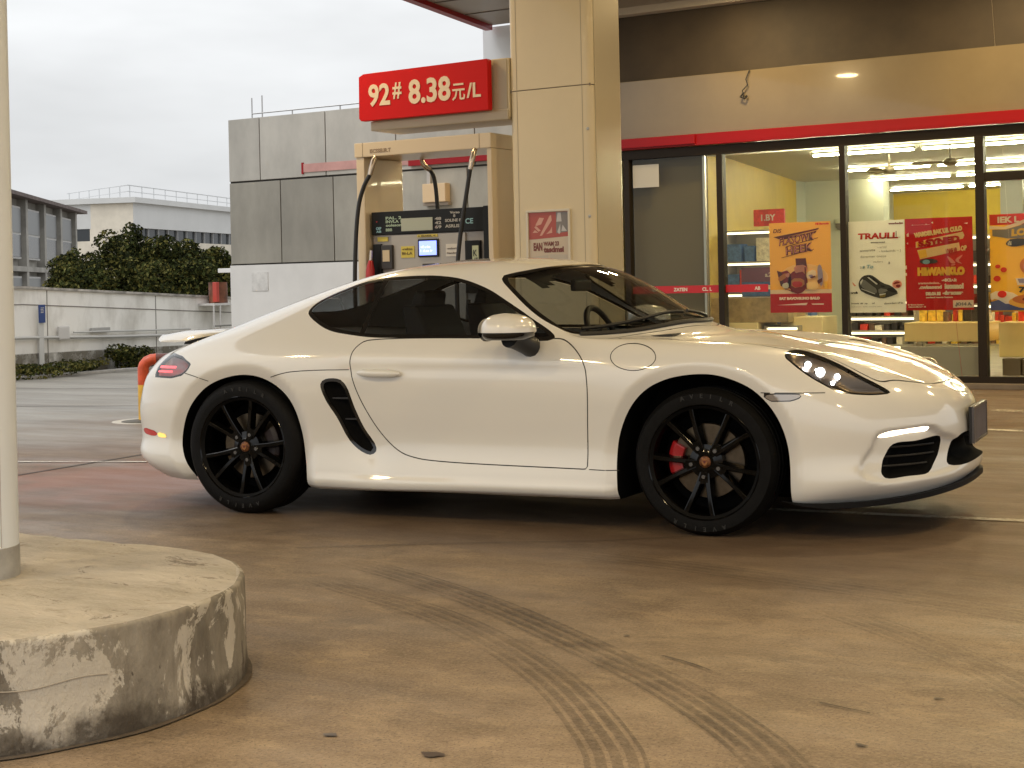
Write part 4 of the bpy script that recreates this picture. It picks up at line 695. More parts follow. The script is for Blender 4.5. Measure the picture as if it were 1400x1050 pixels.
pb_('left_leg', pcream, -3.145, -3.068, .0, .52, .15, 2.186, bevel=.008); pb_('right_leg', pcream, -1.925, -1.884, .0, .52, .15, 2.186, bevel=.008)
pb_('display_head', pdark, -3.045, -1.995, .05, .46, 1.572, 1.752, bevel=.006); pb_('side_cheek', pdark, -1.995, -1.93, .04, .47, .15, 1.758, bevel=.006)
pb_('cabinet', pgrey, -3.045, -1.996, .07, .45, .15, 1.570, bevel=.004); pb_('front_panel', mat('pump_panel_light', (.40, .37, .33), .4, metal=.2), -2.86, -2.17, .055, .0695, .60, 1.562, bevel=.003)
pb_('display_window', mat('display_grey', (.40, .42, .33), .25), -2.755, -2.46, .044, .0495, 1.592, 1.692, bevel=.002)
def prn(name, m, rows):
    for s, x, z, h, wd, y in rows: text_mesh(MB(), s, x + 2.51, z - .15, h, y, .001, width=wd, bold=.001).build(name, m, pump, fix=False)
prn('display_print', mat('pale_green_print', (.36, .46, .34), .5), [('PAL. 2', -2.955 + .05, 1.690, .022, .15, .048), ('INVLA 1', -2.905, 1.662, .022, .15, .048), ('ooleson', -2.905, 1.634, .022, .15, .048), ('BBB', -2.905, 1.598, .022, .06, .048)])
prn('display_mark', mat('grey_print', (.42, .40, .36), .5), [('Vorso', -2.30, 1.712, .018, .09, .048), ('8', -2.27, 1.685, .02, .02, .048), ('SOLINE 8', -2.345, 1.650, .022, .145, .048), ('ASRLIS', -2.345, 1.606, .024, .13, .048), ('48', -2.44, 1.668, .022, .06, .048), ('42', -2.44, 1.636, .022, .06, .048), ('69', -2.44, 1.604, .022, .06, .048)])
prn('blue_mark', mat('pale_blue_print', (.30, .52, .55), .5), [('OEP', -3.0, 1.612, .022, .05, .048), ('AB', -3.0, 1.59, .016, .05, .048), ('CE', -2.16, 1.63, .04, .07, .048)]); prn('red_mark', mat('red_dot', (.45, .02, .02), .5), [('o', -3.0, 1.672, .014, .014, .048)])
pb_('screen_frame', pdark, -2.60, -2.41, .042, .0545, 1.385, 1.525, bevel=.004); scr = pb_('screen', emit('blue_screen', (.20, .26, .95), 1.6), -2.585, -2.425, .038, .0415, 1.40, 1.51)
mb = MB(); text_mesh(mb, 'wE a tho', -2.57 + 2.51, 1.455 - .15, .02, .036, .001, width=.09); text_mesh(mb, '1 d.ea ir', -2.57 + 2.51, 1.425 - .15, .02, .036, .001, width=.11); mb.build('screen_print', emit('screen_print_glow', (.45, .5, 1.0), 1.7), scr, fix=False)
pb_('yellow_tag', mat('yellow_sticker', (.62, .50, .08), .5), -2.61, -2.42, .050, .0545, 1.540, 1.562); pb_('yellow_sticker', bpy.data.materials['yellow_sticker'], -2.765, -2.64, .050, .0545, 1.385, 1.475); pb_('yellow_corner', bpy.data.materials['yellow_sticker'], -3.0, -2.90, .064, .0695, 1.52, 1.555)
prn('sticker_print', mat('sticker_ink', (.16, .11, .02), .5), [('-reloo', -2.755, 1.445, .018, .10, .048), ('BI-LA', -2.755, 1.41, .02, .10, .048), ('> ELNOL <', -2.60, 1.544, .012, .16, .048)])
pb_('paper_note', mat('paper_white', (.66, .62, .55), .6), -2.345, -2.235, .050, .0545, 1.385, 1.48); prn('note_print', mat('note_ink', (.20, .17, .14), .5), [('-avabort', -2.335, 1.44, .013, .09, .048), ('Neoder', -2.335, 1.405, .013, .09, .048)])
pb_('card_reader', mat('reader_black', (.035, .03, .026), .4), -2.945, -2.84, .030, .0695, 1.30, 1.49, bevel=.008); pb_('reader_slip', mat('reader_slip', (.58, .47, .30), .5), -2.925, -2.86, .024, .0295, 1.36, 1.45)
pb_('keypad', mat('keypad_dark', (.04, .035, .03), .5), -2.56, -2.45, .040, .0545, 1.29, 1.335, bevel=.004); pb_('slot', deep, -2.40, -2.375, .045, .0545, 1.305, 1.335)
pb_('left_cradle', pdark, -3.03, -2.955, .040, .0695, 1.10, 1.50, bevel=.006); pb_('right_cradle', pdark, -2.165, -2.03, .040, .0695, 1.10, 1.50, bevel=.006); pb_('cradle_label', mat('cradle_label', (.52, .56, .38), .5), -2.095, -2.04, .034, .0395, 1.30, 1.46)
prn('cradle_print', mat('cradle_ink', (.05, .06, .05), .5), [('K', -2.085, 1.38, .05, .035, .032), ('4E', -2.085, 1.32, .05, .04, .032)])
hose_m = mat('hose_rubber', (.012, .011, .010), .45); brass = mat('hose_swivel', (.50, .42, .34), .25, metal=.9)
def hose(pts, swiv):
    P = [(x + 2.51, y - PY, z - .15) for x, y, z in pts]; P3 = np.array(P)
    for _ in range(3):
        a, b = P3[:-1], P3[1:]; P3 = np.concatenate([P3[:1], np.stack([.75*a + .25*b, .25*a + .75*b], 1).reshape(-1, 3), P3[-1:]])
    h = MB().tube([tuple(p) for p in P3], .017, 10).build('hose', hose_m, pump, smooth=True)
    S = [(x + 2.51, y - PY, z - .15) for x, y, z in swiv]; MB().tube(S, [.016, .022, .022, .019], 10).build('swivel', brass, h, smooth=True)
hose([(-2.985, 2.66, 2.04), (-3.03, 2.64, 1.96), (-3.085, 2.63, 1.80), (-3.115, 2.62, 1.45), (-3.13, 2.62, 1.0), (-3.08, 2.62, .7), (-3.0, 2.64, 1.05), (-2.995, 2.66, 1.12)], [(-2.955, 2.70, 2.186), (-2.962, 2.68, 2.15), (-2.975, 2.67, 2.09), (-2.985, 2.66, 2.04)])
hose([(-2.05, 2.66, 2.03), (-2.085, 2.64, 1.80), (-2.14, 2.63, 1.50), (-2.17, 2.62, 1.20), (-2.16, 2.62, .8), (-2.10, 2.63, .7), (-2.09, 2.66, 1.05)], [(-2.025, 2.70, 2.186), (-2.03, 2.68, 2.15), (-2.04, 2.67, 2.09), (-2.05, 2.66, 2.03)])
hose([(-2.82, 3.26, 2.10), (-2.79, 3.27, 2.05), (-2.775, 3.28, 1.9), (-2.765, 3.28, 1.6), (-2.76, 3.28, 1.0), (-2.80, 3.28, .7), (-2.9, 3.27, 1.0)], [(-2.87, 3.21, 2.186), (-2.86, 3.22, 2.15), (-2.845, 3.24, 2.12), (-2.82, 3.26, 2.10)])
nz = MB().tube([(-.50, -.02, 1.22), (-.497, -.03, 1.15), (-.505, -.035, 1.02), (-.52, -.02, .9)], [.018, .034, .036, .024], 12).build('nozzle', mat('red_nozzle', (.40, .014, .016), .35), pump, smooth=True); MB().tube([(-.50, -.02, 1.215), (-.495, -.015, 1.30)], [.014, .011], 8).build('spout', brass, nz, smooth=True)
# orange guard rail at the island's end
gr_ = thing('guard_rail', 'bent guard pipe painted orange and yellow behind the car tail', 'guard rail', (-5.95, 3.15, 0))
rr_ = .052
def bendp(z0, z1): return [(0, 0, z0), (0, 0, z1)]
orange = mat('orange_guard_paint', (.55, .075, .02), .35, vary=.25, vscale=9); gyel = mat('yellow_guard_paint', (.66, .38, .05), .4, vary=.2, vscale=8); gblk = mat('dark_guard_band', (.10, .02, .012), .4)
MB().tube([(0, 0, 0), (0, 0, .32)], rr_, 16).build('yellow_band', gyel, gr_, smooth=True); MB().tube([(0, 0, .32), (0, 0, .47), (.008, .006, .50), (.03, .02, .53), (.06, .04, .545), (.10, .07, .55)], rr_*.995, 16).build('orange_bend', orange, gr_, smooth=True)
MB().tube([(.10, .07, .55), (.20, .14, .55)], rr_*.99, 16).build('dark_band', gblk, gr_, smooth=True); MB().tube([(.20, .14, .55), (.62, .434, .55)], rr_*.995, 16).build('orange_bar', orange, gr_, smooth=True); MB().tube([(.62, .434, .55), (.68, .476, .53), (.70, .49, .47), (.70, .49, 0)], rr_*.99, 16).build('far_leg', gyel, gr_, smooth=True)
# drain cover in the yard
dr_ = thing('drain_cover', 'dark round drain cover with a pale rim in the yard', 'drain cover', (-5.80, 3.06, .0))
MB().lathe([(.25, .002), (.30, .006), (.33, .004), (.33, .0)], 40).build('rim', mat('pale_rim', (.46, .43, .37), .6), dr_, smooth=True); MB().lathe([(.001, .005), (.245, .005), (.25, .001)], 40).build('cover', mat('iron_cover', (.06, .05, .03), .6, vary=.4, vscale=20, bump=.4, bscale=60), dr_, smooth=True)

# ================================================================== concrete island and white column, near left
def island_mat(side):
    m = bpy.data.materials.new('island_side' if side else 'island_top'); m.use_nodes = True; t = m.node_tree; b = t.nodes['Principled BSDF']; b.inputs['Roughness'].default_value = .78
    tc = N(t, 'ShaderNodeTexCoord')
    def noise(s, d, st=(1, 1, 1), r=.65, dist=0.0):
        mp = N(t, 'ShaderNodeMapping'); mp.inputs['Scale'].default_value = st; L(t, tc.outputs['Object'], mp.inputs[0]); n = N(t, 'ShaderNodeTexNoise', Scale=s, Detail=d, Roughness=r, Distortion=dist); L(t, mp.outputs[0], n.inputs['Vector']); return n.outputs[0]
    def rmp(s, lo, hi, a=0, c=1):
        r = N(t, 'ShaderNodeMapRange'); r.inputs[1].default_value = lo; r.inputs[2].default_value = hi; r.inputs[3].default_value = a; r.inputs[4].default_value = c; L(t, s, r.inputs[0]); return r.outputs[0]
    def mix(f, a, c):
        x = N(t, 'ShaderNodeMix', data_type='RGBA'); L(t, f, x.inputs[0])
        for s, i in ((a, 6), (c, 7)):
            if hasattr(s, 'links'): L(t, s, x.inputs[i])
            else: x.inputs[i].default_value = (*s, 1)
        return x.outputs[2]
    def mul(a, c):
        x = N(t, 'ShaderNodeMath', operation='MULTIPLY'); L(t, a, x.inputs[0]); L(t, c, x.inputs[1]); return x.outputs[0]
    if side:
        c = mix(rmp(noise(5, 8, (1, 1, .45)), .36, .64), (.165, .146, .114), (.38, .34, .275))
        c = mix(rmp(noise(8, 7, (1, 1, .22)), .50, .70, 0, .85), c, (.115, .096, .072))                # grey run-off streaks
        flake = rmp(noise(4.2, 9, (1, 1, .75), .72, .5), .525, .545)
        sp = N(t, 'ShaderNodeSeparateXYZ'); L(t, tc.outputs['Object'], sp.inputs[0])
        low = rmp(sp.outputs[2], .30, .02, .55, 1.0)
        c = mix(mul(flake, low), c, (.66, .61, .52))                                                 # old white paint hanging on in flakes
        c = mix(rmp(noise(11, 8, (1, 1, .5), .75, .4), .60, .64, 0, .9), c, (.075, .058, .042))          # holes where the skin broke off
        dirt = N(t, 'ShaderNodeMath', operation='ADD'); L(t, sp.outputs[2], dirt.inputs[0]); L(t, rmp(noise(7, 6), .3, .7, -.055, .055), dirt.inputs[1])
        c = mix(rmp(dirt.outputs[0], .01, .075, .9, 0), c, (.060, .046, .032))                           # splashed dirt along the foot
        h = noise(14, 9, (1, 1, .6), .7); st = .75
    else:
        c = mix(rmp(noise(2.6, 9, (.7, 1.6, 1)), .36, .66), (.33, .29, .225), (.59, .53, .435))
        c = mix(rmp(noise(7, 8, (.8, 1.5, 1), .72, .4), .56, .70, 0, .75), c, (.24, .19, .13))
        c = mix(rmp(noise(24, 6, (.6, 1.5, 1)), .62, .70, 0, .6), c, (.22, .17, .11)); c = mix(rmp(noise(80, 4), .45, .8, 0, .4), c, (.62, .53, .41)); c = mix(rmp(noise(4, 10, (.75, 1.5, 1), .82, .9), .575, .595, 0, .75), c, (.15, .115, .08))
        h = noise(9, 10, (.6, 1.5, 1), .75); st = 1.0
    L(t, c, b.inputs['Base Color']); bp = N(t, 'ShaderNodeBump', Strength=st, Distance=.025); L(t, h, bp.inputs['Height']); L(t, bp.outputs[0], b.inputs['Normal'])
    return m
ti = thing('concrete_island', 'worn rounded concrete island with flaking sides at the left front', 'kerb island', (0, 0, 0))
def stadium(rad, n=150, xl=-5.0, c=(.455, -4.02)):
    pts = [(xl, c[1] + rad)] + [(x, c[1] + rad) for x in np.linspace(xl + .2, c[0], 60)]
    pts += [(c[0] + rad*math.sin(a), c[1] + rad*math.cos(a)) for a in np.linspace(0, math.pi, n)][1:]
    pts += [(x, c[1] - rad) for x in np.linspace(c[0], xl + .2, 60)][1:] + [(xl, c[1] - rad)]
    return pts
from mathutils import noise as mnoise
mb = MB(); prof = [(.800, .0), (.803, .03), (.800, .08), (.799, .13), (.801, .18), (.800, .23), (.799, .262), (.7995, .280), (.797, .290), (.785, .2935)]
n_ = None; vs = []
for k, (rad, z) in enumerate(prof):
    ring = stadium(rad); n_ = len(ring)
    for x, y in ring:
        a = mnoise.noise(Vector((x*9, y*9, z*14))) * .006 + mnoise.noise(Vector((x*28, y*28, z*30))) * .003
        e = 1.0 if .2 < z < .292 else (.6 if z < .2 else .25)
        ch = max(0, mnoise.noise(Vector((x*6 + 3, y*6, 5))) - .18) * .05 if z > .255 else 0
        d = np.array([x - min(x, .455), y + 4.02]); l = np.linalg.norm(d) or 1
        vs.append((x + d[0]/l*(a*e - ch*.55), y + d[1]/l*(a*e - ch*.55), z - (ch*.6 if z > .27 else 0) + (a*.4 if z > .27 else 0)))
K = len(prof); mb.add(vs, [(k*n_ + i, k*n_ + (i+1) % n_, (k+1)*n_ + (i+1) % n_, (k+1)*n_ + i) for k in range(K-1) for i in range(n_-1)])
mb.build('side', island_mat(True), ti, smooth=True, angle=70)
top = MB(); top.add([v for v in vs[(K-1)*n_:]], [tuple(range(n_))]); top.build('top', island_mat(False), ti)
def on_arc(a, z, off): return (.455 + (.80 + off)*math.sin(a), -4.02 + (.80 + off)*math.cos(a), z)
jl_ = MB(); P = [on_arc(R(150.5), z, .0045 + .002*math.sin(z*60)) for z in np.linspace(.02, .275, 9)]; jl_.tube(P, .0045, 6); jl_.build('form_joint', mat('form_joint', (.10, .085, .065), .8), ti)
jl_ = MB(); P = [on_arc(R(a), .172 + .006*math.sin(a*.3), .003) for a in np.linspace(147, 105, 24)]; jl_.tube(P, .0018, 5); jl_.build('form_line', mat('form_line', (.36, .32, .26), .8), ti)
ft = MB(); vs = []
for i, (x, y) in enumerate(stadium(.80)):
    w_ = .010 + .009 * (mnoise.noise(Vector((x*5, y*5, 1))) + .4); d = np.array([x - min(x, .455), y + 4.02]); l = np.linalg.norm(d) or 1
    vs += [(x - d[0]/l*.01, y - d[1]/l*.01, .010), (x + d[0]/l*max(.006, w_), y + d[1]/l*max(.006, w_), .0045)]
ft.add(vs, [(2*i, 2*i+2, 2*i+3, 2*i+1) for i in range(len(vs)//2 - 1)]); ft.build('dirt_fillet', mat('dirt_in_corner', (.085, .064, .045), .9, vary=.35, vscale=14), ti, fix=False)
pc = thing('white_column', 'round white column with a grey foot on the concrete island', 'column', (.305, -3.878, .288))
wpaint = mat('white_column_paint', (.71, .75, .80), .5, vary=.03, vscale=2, stretch=(1, 1, .3)); 
MB().lathe([(.130, .095), (.1305, .5), (.1305, 4.1)], 64).build('shaft', wpaint, pc, smooth=True)
MB().lathe([(.1315, -.01), (.1325, .05), (.1318, .096), (.1285, .098)], 64).build('grey_foot', mat('grey_foot_paint', (.36, .35, .33), .6, vary=.18, vscale=9, bump=.3, bscale=25), pc, smooth=True)
sm_ = MB(); a = R(-31); 
for aa in (-4, -62): sm_.tube([(.1312*math.cos(R(aa)), .1312*math.sin(R(aa)), .10), (.1312*math.cos(R(aa)), .1312*math.sin(R(aa)), 4.1)], .0018, 4)
sm_.build('seam', mat('column_seam', (.42, .41, .38), .5), pc)

# ================================================================== yard wall, plants and buildings behind, left
yw = thing('yard_wall', 'low stained white wall along the back of the yard', 'wall', (-13.1, 0, 0))
wm = mat('stained_white_wall', (.58, .55, .49), .75, col2=(.86, .835, .78), vscale=2.2, stretch=(1, 1, .45), lo=.28, hi=.52, bump=.1, bscale=10)
def wz(y): return 1.255 - (y - 8.0) * .052 if y > 8 else 1.255
ys = np.linspace(4.5, 16, 24); vs = []
for y in ys: vs += [(0, y, 0), (0, y, wz(y)), (-.3, y, wz(y)), (-.3, y, 0)]
MB().add(vs, [(4*i + j, 4*i + (j+1) % 4, 4*(i+1) + (j+1) % 4, 4*(i+1) + j) for i in range(23) for j in range(4)] + [(0, 1, 2, 3), (92, 93, 94, 95)]).build('wall', wm, yw)
vs = []
for y in ys: vs += [(.035, y, wz(y) + .002), (.035, y, wz(y) + .035), (-.32, y, wz(y) + .035), (-.32, y, wz(y) + .002)]
MB().add(vs, [(4*i + j, 4*i + (j+1) % 4, 4*(i+1) + (j+1) % 4, 4*(i+1) + j) for i in range(23) for j in range(4)] + [(0, 1, 2, 3), (92, 93, 94, 95)]).build('coping', mat('dirty_coping', (.40, .37, .33), .8, vary=.45, vscale=5), yw)
dkl = mat('wall_joint', (.22, .20, .18), .8)
MB().tube([(.004, y, wz(y) - .225 + .0) for y in ys], .007, 4).build('wall_line', dkl, yw)
for y in (8.45, 10.64, 6.6, 12.6): MB().box(-.01, .005, y - .006, y + .006, .02, wz(y) - .01).build('wall_joint', dkl, yw)
stain = worn('damp_stain', (.17, .15, .11), .62, 2.6, (1, 1, .7), soft=.2, scale2=9)
MB().quad((.006, 5, .0), (.006, 12.5, .0), (.006, 12.5, .30), (.006, 5, .34)).build('damp_stain', stain, yw)
pm_ = mat('grey_pipe', (.50, .49, .46), .45)
pp = thing('wall_pipe', 'grey pipe running along the white yard wall', 'pipe', (-13.05, 8.0, 0)); MB().tube([(0, -2, .56), (0, 0, .555), (0, 1.7, .505), (0, 3.4, .475)], .022, 8).build('pipe', pm_, pp, smooth=True); MB().tube([(0, .9, .60), (0, 3.3, .565), (0, 3.36, .56)], .014, 6).build('thin_pipe', pm_, pp, smooth=True)
MB().box(-.02, .03, .60, .80, .50, .70).build('junction_box', mat('junction_white', (.6, .58, .55), .5), pp, bevel=.03)
MB().box(-.04, .004, 1.25, 1.62, .59, .65).build('pipe_plate', mat('plate_grey', (.40, .39, .37), .6), pp)
bs = thing('blue_notice', 'narrow blue sign on a pale post against the yard wall', 'sign', (-13.02, 8.28, 0)); MB().box(-.01, .012, -.055, .055, .76, 1.02).build('board', mat('sign_blue', (.03, .06, .20), .4), bs, bevel=.003); MB().box(-.035, -.011, -.04, .04, .0, 1.0).build('post', mat('post_white', (.60, .59, .56), .5), bs)
lt = MB(); 
for i in range(4): lt.box(.0125, .0135, -.03, .03 - .01*(i % 2), .97 - .022*i, .977 - .022*i)
lt.build('sign_print', white_ink, bs)
# platform with railings, tank and ledge at the wall's right end
pf = thing('steel_platform', 'white steel platform with rails at the end of the yard wall', 'platform', (-12.9, 11.95, 0))
pfw = mat('platform_paint', (.60, .58, .55), .5, vary=.1)
MB().box(-.25, .15, -.35, .42, .93, .965).build('deck', pfw, pf)
for y in (-.35, -.20, .12, .40): MB().tube([(.14, y, .0), (.14, y, .93)], .014, 6).build('post', pfw, pf)
MB().tube([(.15, -.35, .60), (.15, .42, .60)], .014, 6).build('rail', mat('rail_dark', (.18, .17, .15), .5), pf)
tk = thing('steel_drum', 'rusty drum with a red side on the steel platform', 'drum', (-12.95, 11.92, .967)); MB().lathe([(.001, 0), (.15, 0), (.155, .01), (.15, .10), (.155, .11), (.15, .21), (.155, .22), (.15, .33), (.155, .34), (.001, .34)], 28).build('shell', mat('drum_rust', (.20, .075, .04), .5, vary=.5, vscale=4), tk, smooth=True, angle=40); MB().box(.05, .14, -.19, -.125, .02, .34).build('red_side', mat('drum_red', (.45, .05, .03), .45), tk, bevel=.01)
ld = thing('white_ledge', 'white ledge roof on a thin post beside the grey wall', 'ledge', (-12.75, 12.2, 0)); MB().box(-.25, .15, -.22, .62, 1.46, 1.53).build('slab', mat('ledge_white', (.72, .71, .69), .5), ld, bevel=.008); MB().tube([(.05, .0, .967), (.05, 0, 1.46)], .018, 6).build('post', pfw, ld)
# plants
leaf = {k: mat(k, c, .8, spec=.08, vary=.25, vscale=3) for k, c in dict(leaf_dark=(.018, .022, .007), leaf_mid=(.042, .050, .013), leaf_olive=(.095, .085, .020), leaf_light=(.15, .14, .045)).items()}
LM = [leaf['leaf_dark'], leaf['leaf_mid'], leaf['leaf_olive'], leaf['leaf_light']]
def foliage(blobs, n, size, seed, wts=(4, 4.5, 3, 1.0)):
    """leaf quads scattered through the volume of several lobes; each lobe has its own mix of tones"""
    rnd = random.Random(seed); vs = []; fs = []; mi = []
    tot = sum(b[3]**2 for b in blobs)
    for cx, cy, cz_, r, fl in blobs:
        tone = rnd.uniform(-.9, .9)
        for _ in range(int(n * r*r / tot)):
            while True:
                d = Vector((rnd.uniform(-1, 1), rnd.uniform(-1, 1), rnd.uniform(-1, 1)))
                if .02 < d.length < 1: break
            rad = (d.length ** .35) * (1 + .28 * mnoise.noise(d.normalized() * 2.3 + Vector((cx, cy, cz_)))); d.normalize()
            c = Vector((cx, cy, cz_)) + Vector((d.x*r, d.y*r, d.z*r*fl)) * rad
            s = size * rnd.uniform(.55, 1.35); nrm = (d + Vector((rnd.gauss(0, .6), rnd.gauss(0, .6), rnd.gauss(.25, .6)))).normalized()
            a = nrm.orthogonal().normalized(); a.rotate(Matrix.Rotation(rnd.uniform(0, 6.28), 3, nrm)); b = nrm.cross(a)
            i = len(vs); bend = nrm * s * .18
            vs += [c - a*s*.5, c - b*s*.30 + bend, c + a*s*.55, c + b*s*.30 + bend]; fs.append((i, i+1, i+2, i+3))
            k = [wts[0]*(1 - .6*tone), wts[1], wts[2]*(1 + .8*tone), wts[3]*(1 + .8*tone)]; mi.append(rnd.choices(range(4), [max(.05, q) for q in k])[0])
    return vs, fs, mi
def put_leaves(name, data, parent):
    vs, fs, mi = data; me = bpy.data.meshes.new(name); me.from_pydata([tuple(v) for v in vs], [], fs)
    for m in LM: me.materials.append(m)
    me.polygons.foreach_set('material_index', mi); o = bpy.data.objects.new(name, me); C.objects.link(o); o.parent = parent; return o
bark = mat('bark', (.06, .045, .03), .8, vary=.3, vscale=8)
def camera_point(u, v, dist):                       # photo pixel and distance -> place in the scene, used once to lay the far things out
    m = cam.matrix_world; r, up, f = m.col[0].to_3d(), m.col[1].to_3d(), -m.col[2].to_3d()
    return m.translation + (f + r*(u - 700)/2100 + up*(400.95 - v)/2100) * dist
def tree(u, vtop, wpx, dist, seed, label, flat=.9):
    base = camera_point(u, 400, dist); top = camera_point(u, vtop, dist).z; w_ = wpx/2100*dist
    t = thing('bushy_tree', label, 'tree', (base.x, base.y, 0), 0, 'trees behind the yard wall'); rnd = random.Random(seed); H = top
    blobs = []; tk_ = MB(); tk_.tube([(0, 0, 0), (.05, .03, H*.3), (.02, -.05, H*.55)], [.16, .12, .07], 8)
    for i in range(9):
        a = rnd.uniform(0, 6.28); rr = rnd.uniform(.1, .36) * w_; z = H * rnd.uniform(.22, .86); r = w_ * rnd.uniform(.15, .25)
        r = min(r, max(.2, (H - z) / flat)); blobs.append((rr*math.cos(a), rr*math.sin(a), z, r, flat))
        tk_.tube([(.02, 0, H*.35), (rr*.5*math.cos(a), rr*.5*math.sin(a), H*.35 + (z - H*.35)*.6), (rr*math.cos(a)*.9, rr*math.sin(a)*.9, z)], [.06, .04, .015], 5)
    for i in range(10):
        a = rnd.uniform(0, 6.28); rr = rnd.uniform(.15, .46) * w_; blobs.append((rr*math.cos(a), rr*math.sin(a), H * rnd.uniform(.5, .95) * (1 - .5*rr/w_), w_ * rnd.uniform(.05, .10), rnd.uniform(.8, 1.6)))
    blobs.append((0, 0, H*.5, w_*.30, 1.0)); blobs.append((0, 0, H - w_*.16, w_*.16, flat))
    tk_.build('trunk', bark, t, smooth=True); put_leaves('crown', foliage(blobs, 5200, .155*dist/55, seed), t)
for a in ((95, 345, 90, 52, 11, 'dark bushy tree beside the grey block, at the column', .9), (150, 312, 120, 56, 12, 'tallest dense tree in the middle behind the yard wall', .9), (182, 305, 84, 58, 13, 'tall pointed tree touching the white block corner', 1.0), (215, 322, 100, 54, 14, 'round dark tree below the ribbon window', .9), (255, 325, 90, 56, 15, 'olive green tree near the ribbon window end', .9), (292, 336, 80, 52, 16, 'low light green tree against the grey panelled wall', .85), (122, 355, 110, 46, 17, 'low dark bush tree just over the wall coping', .8), (245, 352, 110, 46, 18, 'low olive bush tree above the wall by the platform', .8)): tree(*a)
def bush(x, y, w_, h, seed, name, label, n=1500, size=.055, wts=(3, 5, 2.5, .8)):
    t = thing(name, label, 'bush', (x, y, 0)); rnd = random.Random(seed)
    bl = [(rnd.uniform(-.12, .12)*w_, rnd.uniform(-.32, .32)*w_, h*rnd.uniform(.25, .68), w_*rnd.uniform(.16, .26), min(1.0, h/w_*1.3)) for _ in range(8)]
    put_leaves('leaves', foliage(bl, n, size, seed, wts), t)
    MB().tube([(0, 0, 0), (.02, .03, h*.5)], .02, 6).build('stem', bark, t)
    return t
bush(-12.75, 9.84, .95, .40, 21, 'round_bush', 'round green bush growing at the foot of the white wall', 2600, .05)
bush(-12.7, 7.95, 1.5, .22, 22, 'low_plants', 'low weeds along the wall foot beside the column', 1500, .05, (2, 5, 3, 1.5)); bush(-12.7, 8.75, .8, .26, 23, 'low_plants', 'sparse weedy plant under the pipe junction', 600, .05, (2, 4, 4, 2))
tag(MB().box(-12.62, -12.50, 7.0, 12.0, 0, .045).build('yard_kerb', mat('kerb_stone', (.36, .34, .31), .8, vary=.2, vscale=4), bevel=.01), kind='structure')
tag(MB().quad((-13.1, 4.5, .006), (-12.62, 4.5, .006), (-12.62, 13, .006), (-13.1, 13, .006)).build('soil', mat('soil', (.05, .042, .03), .9, vary=.4, vscale=6)), kind='structure')
# grey block far left and long white block
def far_frame(u, dist):
    p = camera_point(u, 400, dist); return p
fb_a, fb_b = camera_point(4, 300, 63), camera_point(106, 300, 80)
ang = math.atan2(fb_b.y - fb_a.y, fb_b.x - fb_a.x); ln = math.hypot(fb_b.x - fb_a.x, fb_b.y - fb_a.y)
ztop = 5.35
gb = thing('grey_block', 'old grey office block with tall windows far left', 'building', (fb_a.x, fb_a.y, 0), ang)
gc = mat('weathered_grey_wall', (.28, .265, .235), .8, vary=.25, vscale=.8); gwin = mat('dim_window', (.10, .105, .105), .3); gdk = mat('dark_window', (.045, .045, .045), .2)
MB().box(-2, ln, .25, 8, 0, ztop).build('wall', gc, gb); MB().box(-2.2, ln + .35, -.45, 8.2, ztop, ztop + .16).build('roof', mat('dark_eaves', (.12, .09, .08), .8, vary=.3, vscale=2), gb)
x = .1; pit = ln / 4.3
for i in range(5):
    MB().box(x - .22, x + .22, -.12, .249, 0, ztop - .002).build('pilaster', mat('pilaster_grey', (.30, .285, .255), .8, vary=.25, vscale=1) if i == 0 else bpy.data.materials['pilaster_grey'], gb)
    if i < 4:
        for z0, z1 in ((2.75, 5.0), (.5, 2.0)):
            w1 = MB().box(x + .50, x + pit - .50, .05, .24, z0, z1).build('window', bpy.data.materials['pilaster_grey'] if False else mat('window_frame_white', (.5, .49, .47), .6) if (i, z0) == (0, 2.75) else bpy.data.materials['window_frame_white'], gb)
            MB().box(x + .58, x + pit - .58, .02, .049, z0 + (z1 - z0)*.50, z1 - .08).build('upper_pane', gwin, w1); MB().box(x + .58, x + pit - .58, .02, .049, z0 + .08, z0 + (z1 - z0)*.46).build('lower_pane', gdk, w1)
    x += pit
MB().box(-2, ln + .1, -.14, .24, 2.2, 2.42).build('string_course', bpy.data.materials['pilaster_grey'], gb)
MB().box(ln - .9, ln - .2, -.30, -.15, 2.5, 3.0).build('air_unit', mat('unit_white', (.55, .54, .52), .5), gb)
wb0, wb1 = camera_point(182, 300, 100), camera_point(345, 300, 119)
a2 = math.atan2(wb1.y - wb0.y, wb1.x - wb0.x); l2 = math.hypot(wb1.x - wb0.x, wb1.y - wb0.y)
wbk = thing('white_block', 'long white factory block with a ribbon window and roof railing', 'building', (wb0.x, wb0.y, 0), a2)
zt = camera_point(182, 277, 100).z; zr1, zr0 = camera_point(182, 311, 100).z, camera_point(182, 328, 100).z
wwm = mat('white_cladding', (.60, .60, .59), .6, vary=.05, vscale=.4); wcm = mat('cream_end_wall', (.66, .60, .50), .7, vary=.12, vscale=.6)
MB().box(0, l2 + 8, 0, 10, zr1, zt).build('upper_wall', wwm, wbk); MB().box(0, l2 + 8, .0, 10, 0, zr0).build('lower_wall', wcm, wbk)
rbw = MB().box(.05, l2 + 8, .25, 9.9, zr0, zr1).build('ribbon_window', mat('ribbon_glass', (.035, .04, .045), .15), wbk)
for i in range(16): MB().box(.9 + i*1.45, 1.0 + i*1.45, .12, .249, zr0 + .001, zr1 - .001).build('window_bar', mat('bar_grey', (.3, .3, .3), .5) if i == 0 else bpy.data.materials['bar_grey'], rbw)
MB().box(-.25, l2 + 8.2, -.3, 10.2, zt, zt + .35).build('parapet', wwm, wbk)
